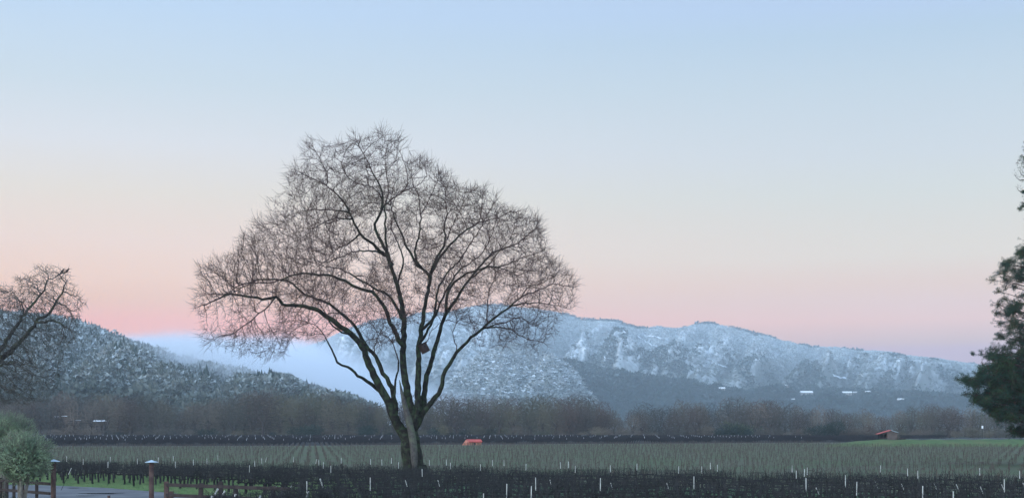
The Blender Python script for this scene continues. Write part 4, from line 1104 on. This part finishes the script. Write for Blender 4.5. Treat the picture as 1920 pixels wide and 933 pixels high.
# snowy spur
forest('spur_scrub', at_s, 7000, (770, 1120), (.05, 1.0), lambda x, t: .34 + .65 * S(-at_s.relief(x, t) + .35 * fbm(x / 22 + t * 2, t * 4, 4, 9), -.35, .15), (9, 19), (.5, .8), CS, M['spur_tree'], 'frosted scrub dotted over the snowy spur', 43)
# wooded ridge
forest('ridge_forest', at_r, 15000, (990, 1990), (.02, 1.01), lambda x, t: (.25 + .75 * S(.7 * fbm(x / 26 + t * 2.5, t * 6, 4, 51) - .3 * at_r.relief(x, t), -.22, .12)) * (1 - .75 * S(t + .25 * fbm(x / 40, t, 3, 52), .5, .95)) * (1 - .25 * S(x, 1350, 1600)), (10, 18), (.8, 1.2), CS + FS, M['ridge_tree'], 'dark blue green forest on the lower slopes right of the oak', 44)
# mountain
forest('mountain_scrub', at_m, 40000, (560, 1990), (.12, 1.0), lambda x, t: .22 + .75 * S(-at_m.relief(x, t) + .3 * fbm(x / 40 + t * 2.2, t * 7, 4, 61), -.3, .12), (6, 13), (.4, .75), CS, M['mtn_tree'], 'frosted scrub and oak woodland spread over the snowy mountain', 45)
forest('lower_mountain_forest', at_m, 9000, (900, 1990), (.05, .62), lambda x, t: S(fbm(x / 45 + t * 3, t * 6, 4, 71), -.05, .3) * (1 - S(t, .3, .62)), (9, 16), (.7, 1.1), CS + FS, M['ridge_tree'], 'dark forest patches low on the snowy mountain', 47)
forest('skyline_trees', at_m, 420, (640, 1900), (.985, 1.0), lambda x, t: S(fbm(x / 40, t * 0, 3, 91), -.05, .25), (12, 20), (.7, 1.0), CS + FS, M['ridge_tree'], 'dark trees standing along the mountain skyline', 46)
# open snowfields lying on the mountain side
def snowfield(pts, wpx):
    V, Fc = [], []
    for x, y in pts:
        for k in (-1, 1):
            ts = np.linspace(.03, .995, 400); P_ = at_m(np.full(400, x + (k * wpx * .25)), ts); rows = H0 - (P_[:, 2] - ZC) / P_[:, 1] * F
            i = int(np.argmin(np.abs(rows - (y + k * wpx * .5 * (.6 + .4 * math.sin(x)))))); q = P_[i]; V.append((q[0], q[1] - 14, q[2] + 7))
    for i in range(len(pts) - 1): a = i * 2; Fc.append((a, a + 1, a + 3, a + 2))
    tag(link('snowfield', pymesh('snowfield', V, Fc), M['snowfield']), kind='structure')
M['snowfield'] = simple('open_snow', (.72, .76, .78), (.60, .65, .68), .02, .8)
def dense(pts): 
    out = []
    for (a, b_), (c_, d_) in zip(pts, pts[1:]):
        n = max(2, int((c_ - a) / 4)); out += [(a + (c_ - a) * k / n, b_ + (d_ - b_) * k / n + rnd.uniform(-.5, .5)) for k in range(n)]
    return out + [pts[-1]]
for pts, w_ in (([(1187, 627), (1196, 634), (1208, 642), (1220, 650), (1236, 656)], 5), ([(1207, 632), (1225, 634), (1252, 641)], 4), ([(1315, 639), (1328, 645), (1352, 656)], 2.5), ([(1078, 645), (1086, 650), (1106, 652)], 6), ([(1128, 671), (1136, 675), (1146, 678)], 5), ([(1288, 664), (1296, 666), (1306, 667)], 6), ([(1560, 708), (1572, 711), (1584, 712)], 5), ([(1596, 702), (1606, 706), (1616, 709)], 4), ([(1340, 686), (1352, 690), (1362, 692)], 5), ([(1376, 662), (1400, 670), (1424, 679)], 2), ([(1605, 677), (1632, 678)], 1.6)):
    snowfield(dense(pts), w_)
# single conifers that stand out on the left hill
fir_me = [npmesh('crown', FP[k][0] * np.array([16, 16, 16]), FP[k][1]) for k in range(3)]
big_fir = [fir_proto(660 + k, 14, .26) for k in range(3)]
fir_me = [npmesh('crown', v * 16, f) for v, f in big_fir]
V, Fc = [], []; sweep(V, Fc, [(0, 0, -1), (0, 0, 12)], [.35, .1], 6); fir_trunk = pymesh('trunk', V, Fc); fir_trunk.materials.append(M['bark_dark'])
fir_dark = simple('dark_conifer', (.030, .050, .050), (.018, .032, .034), .2, .9)
for me in fir_me: me.materials.append(fir_dark)
sky_px = [165, 172, 184, 187, 192, 196, 201, 219, 222, 230, 160, 148]
inner = [(455, .93), (470, .95), (505, .93), (522, .96), (540, .94), (556, .96), (575, .95), (590, .97), (604, .96), (615, .97), (378, .9), (300, .82), (330, .78), (345, .8), (362, .74)]
for px, t_ in [(p_, .99) for p_ in sky_px] + inner:
    q = at_l([px], [t_])[0]; r = bpy.data.objects.new('conifer', None); r.location = q - np.array([0, 0, .8]); s = rnd.uniform(.62, 1.0) * (1 if t_ > .98 else 1.15); r.scale = (s, s, s); r.rotation_euler = (0, 0, rnd.uniform(0, 6)); col.objects.link(r)
    if t_ > .98: tag(r, 'dark pointed conifer on the skyline of the left hill', 'tree', 'conifers on the left hill skyline')
    else: tag(r, 'dark conifer standing out of the fog on the lower shoulder of the left hill', 'tree', 'conifers on the foggy shoulder of the left hill')
    for nm, me in (('trunk', fir_trunk), ('crown', fir_me[rnd.randrange(3)])):
        c_ = bpy.data.objects.new(nm, me); c_.parent = r; col.objects.link(c_)

# ------------------------------------------------------------------ houses on the slopes and in the wood
def house(px, w_px, Y, z, label, h=4.0, snow=True, rz=0.0, wall=None):
    w = w_px / F * Y; t = empty('house', (P2(px, Y)[0], Y, z - 1), rz); tag(t, label, 'house')
    d = w * .5
    part('wall', (-w / 2, -d / 2, 0), (w / 2, d / 2, h), wall or M['house_wall'], t)
    V = [(-w / 2 - .5, -d / 2 - .5, h), (w / 2 + .5, -d / 2 - .5, h), (w / 2 + .5, d / 2 + .5, h), (-w / 2 - .5, d / 2 + .5, h), (-w / 2 - .5, 0, h + d * .32), (w / 2 + .5, 0, h + d * .32)]
    link('roof', pymesh('roof', V, [(0, 1, 5, 4), (2, 3, 4, 5), (1, 2, 5), (3, 0, 4), (3, 2, 1, 0)]), M['house_white'], t)
    for k in (-1, 1): part('window', (k * w * .25 - w * .08, -d / 2 - .06, h * .35), (k * w * .25 + w * .08, -d / 2 - .003, h * .75), M['dark'], t)
def on(at, px, py):
    ts = np.linspace(.03, .99, 300); P_ = at(np.full(300, px), ts); rows = H0 - (P_[:, 2] - ZC) / P_[:, 1] * F
    return P_[int(np.argmin(np.abs(rows - py)))]
for px, py, w_, lab in ((1512, 746, 22, 'widest snow-roofed house on the dark lower slope right of centre'), (1588, 746, 17, 'long snow-roofed house left of the small white one on the lower slope'), (1603, 745, 7, 'tiny snow-roofed house beside the long one on the lower slope'), (1627, 745, 9, 'small bright snow-roofed house alone on the lower slope'), (1690, 760, 14, 'lowest and rightmost snow-roofed house near the wood'), (1487, 759, 8, 'small snow-roofed house low behind the woodland tops'), (1352, 738, 15, 'snow-roofed house at the top left of the lower slope'), (1476, 730, 9, 'highest small snow-roofed house above the widest one')):
    q = on(at_r, px, py + 1); house(px, w_, q[1] - 30, q[2] + 9, lab, 6)
for px, w_, z, lab in ((107, 5, 8.2, 'small white house leftmost behind the woodland at the left'), (121, 5, 8.4, 'tiny white house second from left behind the woodland'), (146, 5, 6.8, 'narrow white house just left of the long white one in the woodland'), (187, 17, 6.4, 'long white house among the bare trees at the left')):
    house(px, w_, 541, 1, lab, z, wall=M['brown_wall'])

# ------------------------------------------------------------------ fog bank between the hills and thin haze over the valley
def volume_box(name, lo, hi, dens, color, label, aniso=.1):
    V, Fc = [], []; box_mesh(V, Fc, lo, hi); m, nt, b = new_mat(name); nt.nodes.remove(b)
    out = [n for n in nt.nodes if n.type == 'OUTPUT_MATERIAL'][0]; pv = nt.nodes.new('ShaderNodeVolumePrincipled')
    pv.inputs['Color'].default_value = c4(color); pv.inputs['Density'].default_value = dens; pv.inputs['Anisotropy'].default_value = aniso
    nt.links.new(pv.outputs[0], out.inputs['Volume'])
    o = link(name, pymesh(name, V, Fc), m); tag(o, label, name, kind='stuff'); return o, nt, pv
HAZE = 1.15e-4
volume_box('haze', (-6500, -200, -8), (6500, 7000, 640), HAZE, (.80, .925, 1.0), 'pale blue haze lying over the valley')
def fog_bank():
    lo, hi = (-1100, 1120, .5), (60, 2480, 235)
    V, Fc = [], []; box_mesh(V, Fc, lo, hi); m, nt, b = new_mat('valley_fog'); nt.nodes.remove(b)
    out = [n for n in nt.nodes if n.type == 'OUTPUT_MATERIAL'][0]; pv = nt.nodes.new('ShaderNodeVolumePrincipled')
    pv.inputs['Color'].default_value = (.84, .89, .95, 1)
    P = pos_out(nt); sp = nt.nodes.new('ShaderNodeSeparateXYZ'); nt.links.new(P, sp.inputs[0]); X, Y, Z = sp.outputs
    n = noise(nt, .006, 4, P); n2 = math_(nt, 'MULTIPLY', math_(nt, 'SUBTRACT', n, .5), 165)
    # height of the top: flat over the gap, falling towards the mountain's foot at the right
    top = math_(nt, 'SUBTRACT', math_(nt, 'ADD', 14, math_(nt, 'MULTIPLY', Y, .060)), math_(nt, 'MULTIPLY', math_(nt, 'MAXIMUM', math_(nt, 'ADD', X, 300), 0), .45))
    dz = math_(nt, 'SUBTRACT', math_(nt, 'ADD', Z, math_(nt, 'MULTIPLY', n2, .35)), top)
    fz = math_(nt, 'SUBTRACT', 1, rng_(nt, dz, -24, 6))
    xl = math_(nt, 'ADD', math_(nt, 'ADD', X, math_(nt, 'SUBTRACT', math_(nt, 'MULTIPLY', Y, .36), 70)), math_(nt, 'MULTIPLY', n2, .6))      # left limit opens with distance
    fx = rng_(nt, xl, 0, 130); fr_ = math_(nt, 'SUBTRACT', 1, rng_(nt, math_(nt, 'ADD', X, n2), -110, 20))
    fy = rng_(nt, Y, 1130, 1420)
    low = math_(nt, 'MAXIMUM', rng_(nt, Z, -6, 48), rng_(nt, Y, 1460, 1700))
    fx = math_(nt, 'MULTIPLY', fx, low)
    ye = math_(nt, 'SUBTRACT', 1, rng_(nt, Y, 2250, 2470))
    k = math_(nt, 'MULTIPLY', math_(nt, 'MULTIPLY', fz, fx), math_(nt, 'MULTIPLY', math_(nt, 'MULTIPLY', fr_, ye), math_(nt, 'ADD', math_(nt, 'MULTIPLY', fy, -.15), 1.15)))
    nt.links.new(math_(nt, 'MULTIPLY', k, .0065), pv.inputs['Density'])
    nt.links.new(pv.outputs[0], out.inputs['Volume'])
    o = link('fog_bank', pymesh('fog_bank', V, Fc), m); tag(o, 'bank of pale blue fog filling the gap between the left hill and the mountain', 'fog', kind='stuff')
fog_bank()

# ------------------------------------------------------------------ sky and light
def lin(c): return tuple(((x / 255) / 12.92 if x / 255 <= .04045 else ((x / 255 + .055) / 1.055) ** 2.4) for x in c)
w = bpy.data.worlds.new('World'); sc.world = w; w.use_nodes = True; nt = w.node_tree; bg = nt.nodes['Background']; outw = [n for n in nt.nodes if n.type == 'OUTPUT_WORLD'][0]
tc = nt.nodes.new('ShaderNodeTexCoord'); sp = nt.nodes.new('ShaderNodeSeparateXYZ'); nt.links.new(tc.outputs['Generated'], sp.inputs[0])
def ramp(stops):
    r = nt.nodes.new('ShaderNodeValToRGB'); e = r.color_ramp.elements; r.color_ramp.interpolation = 'EASE' if False else 'LINEAR'
    for k, (p_, c_) in enumerate(stops):
        el = e[k] if k < 2 else e.new(p_)
        el.position = p_; el.color = c4([v / 1.6 for v in c_])
    return r
def el(py): t_ = (H0 - py) / F; return t_ / math.sqrt(1 + t_ * t_ + .06)
#RAMPS
left = [(0.0, [1.082, 0.268, 0.038]), (0.0742, [1.202, 0.298, 0.042]), (0.0889, [1.101, 0.413, 0.026]), (0.1036, [1.085, 0.545, 0.214]), (0.1272, [0.993, 0.633, 0.406]), (0.1615, [0.852, 0.691, 0.517]), (0.1951, [0.752, 0.718, 0.701]), (0.2349, [0.599, 0.674, 0.721]), (0.2835, [0.499, 0.644, 0.827]), (0.45, [0.36, 0.5, 0.74]), (1.0, [0.18, 0.3, 0.58])]
right = [(0.0, [0.474, 0.251, 0.314]), (0.0538, [0.526, 0.279, 0.349]), (0.0594, [0.66, 0.348, 0.257]), (0.0742, [0.959, 0.456, 0.27]), (0.0999, [0.904, 0.528, 0.295]), (0.1181, [0.834, 0.65, 0.452]), (0.1615, [0.68, 0.659, 0.576]), (0.1863, [0.624, 0.641, 0.648]), (0.2349, [0.516, 0.603, 0.677]), (0.2653, [0.438, 0.563, 0.699]), (0.2835, [0.427, 0.553, 0.77]), (0.45, [0.36, 0.5, 0.74]), (1.0, [0.18, 0.3, 0.58])]
#END
rl, rr_ = ramp(left), ramp(right)
for r in (rl, rr_): nt.links.new(sp.outputs['Z'], r.inputs[0])
az = rng_(nt, sp.outputs['X'], -.34, .34)
skyc = mix(nt, az, rl.outputs[0], rr_.outputs[0])
sky = nt.nodes.new('ShaderNodeTexSky'); sky.sky_type = 'NISHITA'; sky.sun_disc = False
SUN_EL, SUN_AZ = math.radians(2.0), math.radians(238)      # low behind the camera
sky.sun_elevation = SUN_EL; sky.sun_rotation = SUN_AZ
nt.links.new(sky.outputs[0], bg.inputs[0]); bg.inputs[1].default_value = .05
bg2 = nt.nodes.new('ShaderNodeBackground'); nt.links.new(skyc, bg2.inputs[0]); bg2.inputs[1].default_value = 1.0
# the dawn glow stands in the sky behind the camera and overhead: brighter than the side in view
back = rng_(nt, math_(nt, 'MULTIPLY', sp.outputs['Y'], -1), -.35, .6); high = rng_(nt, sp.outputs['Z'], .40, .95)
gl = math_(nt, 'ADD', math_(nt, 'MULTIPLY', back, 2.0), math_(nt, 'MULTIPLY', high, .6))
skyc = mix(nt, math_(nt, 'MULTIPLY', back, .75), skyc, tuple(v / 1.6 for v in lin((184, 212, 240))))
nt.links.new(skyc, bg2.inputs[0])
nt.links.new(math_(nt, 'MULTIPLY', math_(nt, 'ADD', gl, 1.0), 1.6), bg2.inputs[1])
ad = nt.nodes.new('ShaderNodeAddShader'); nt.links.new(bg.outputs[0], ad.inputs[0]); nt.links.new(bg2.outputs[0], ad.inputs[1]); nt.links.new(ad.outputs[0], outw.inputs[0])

sun = bpy.data.lights.new('sun', 'SUN'); sun.energy = 1.9; sun.angle = math.radians(12); sun.color = (.84, .94, 1)
so = bpy.data.objects.new('sun', sun); col.objects.link(so)
d = Vector((math.sin(SUN_AZ) * math.cos(math.radians(15)), math.cos(SUN_AZ) * math.cos(math.radians(15)), math.sin(math.radians(15))))
so.rotation_euler = d.to_track_quat('Z', 'Y').to_euler()

cam = bpy.data.cameras.new('camera'); cam.sensor_width = 36; cam.lens = F / 1920 * 36; cam.shift_y = (H0 - 466.5) / 1920
cam.clip_start = .5; cam.clip_end = 30000
co = bpy.data.objects.new('camera', cam); co.location = (0, 0, ZC); co.rotation_euler = (PI / 2, 0, 0); col.objects.link(co); sc.camera = co
vs = sc.view_settings; vs.view_transform = 'Standard'; vs.look = 'None'; vs.exposure = 0; vs.gamma = 1
cy = sc.cycles; cy.use_denoising = True; cy.max_bounces = 10; cy.diffuse_bounces = 2; cy.volume_bounces = 8; cy.transparent_max_bounces = 8
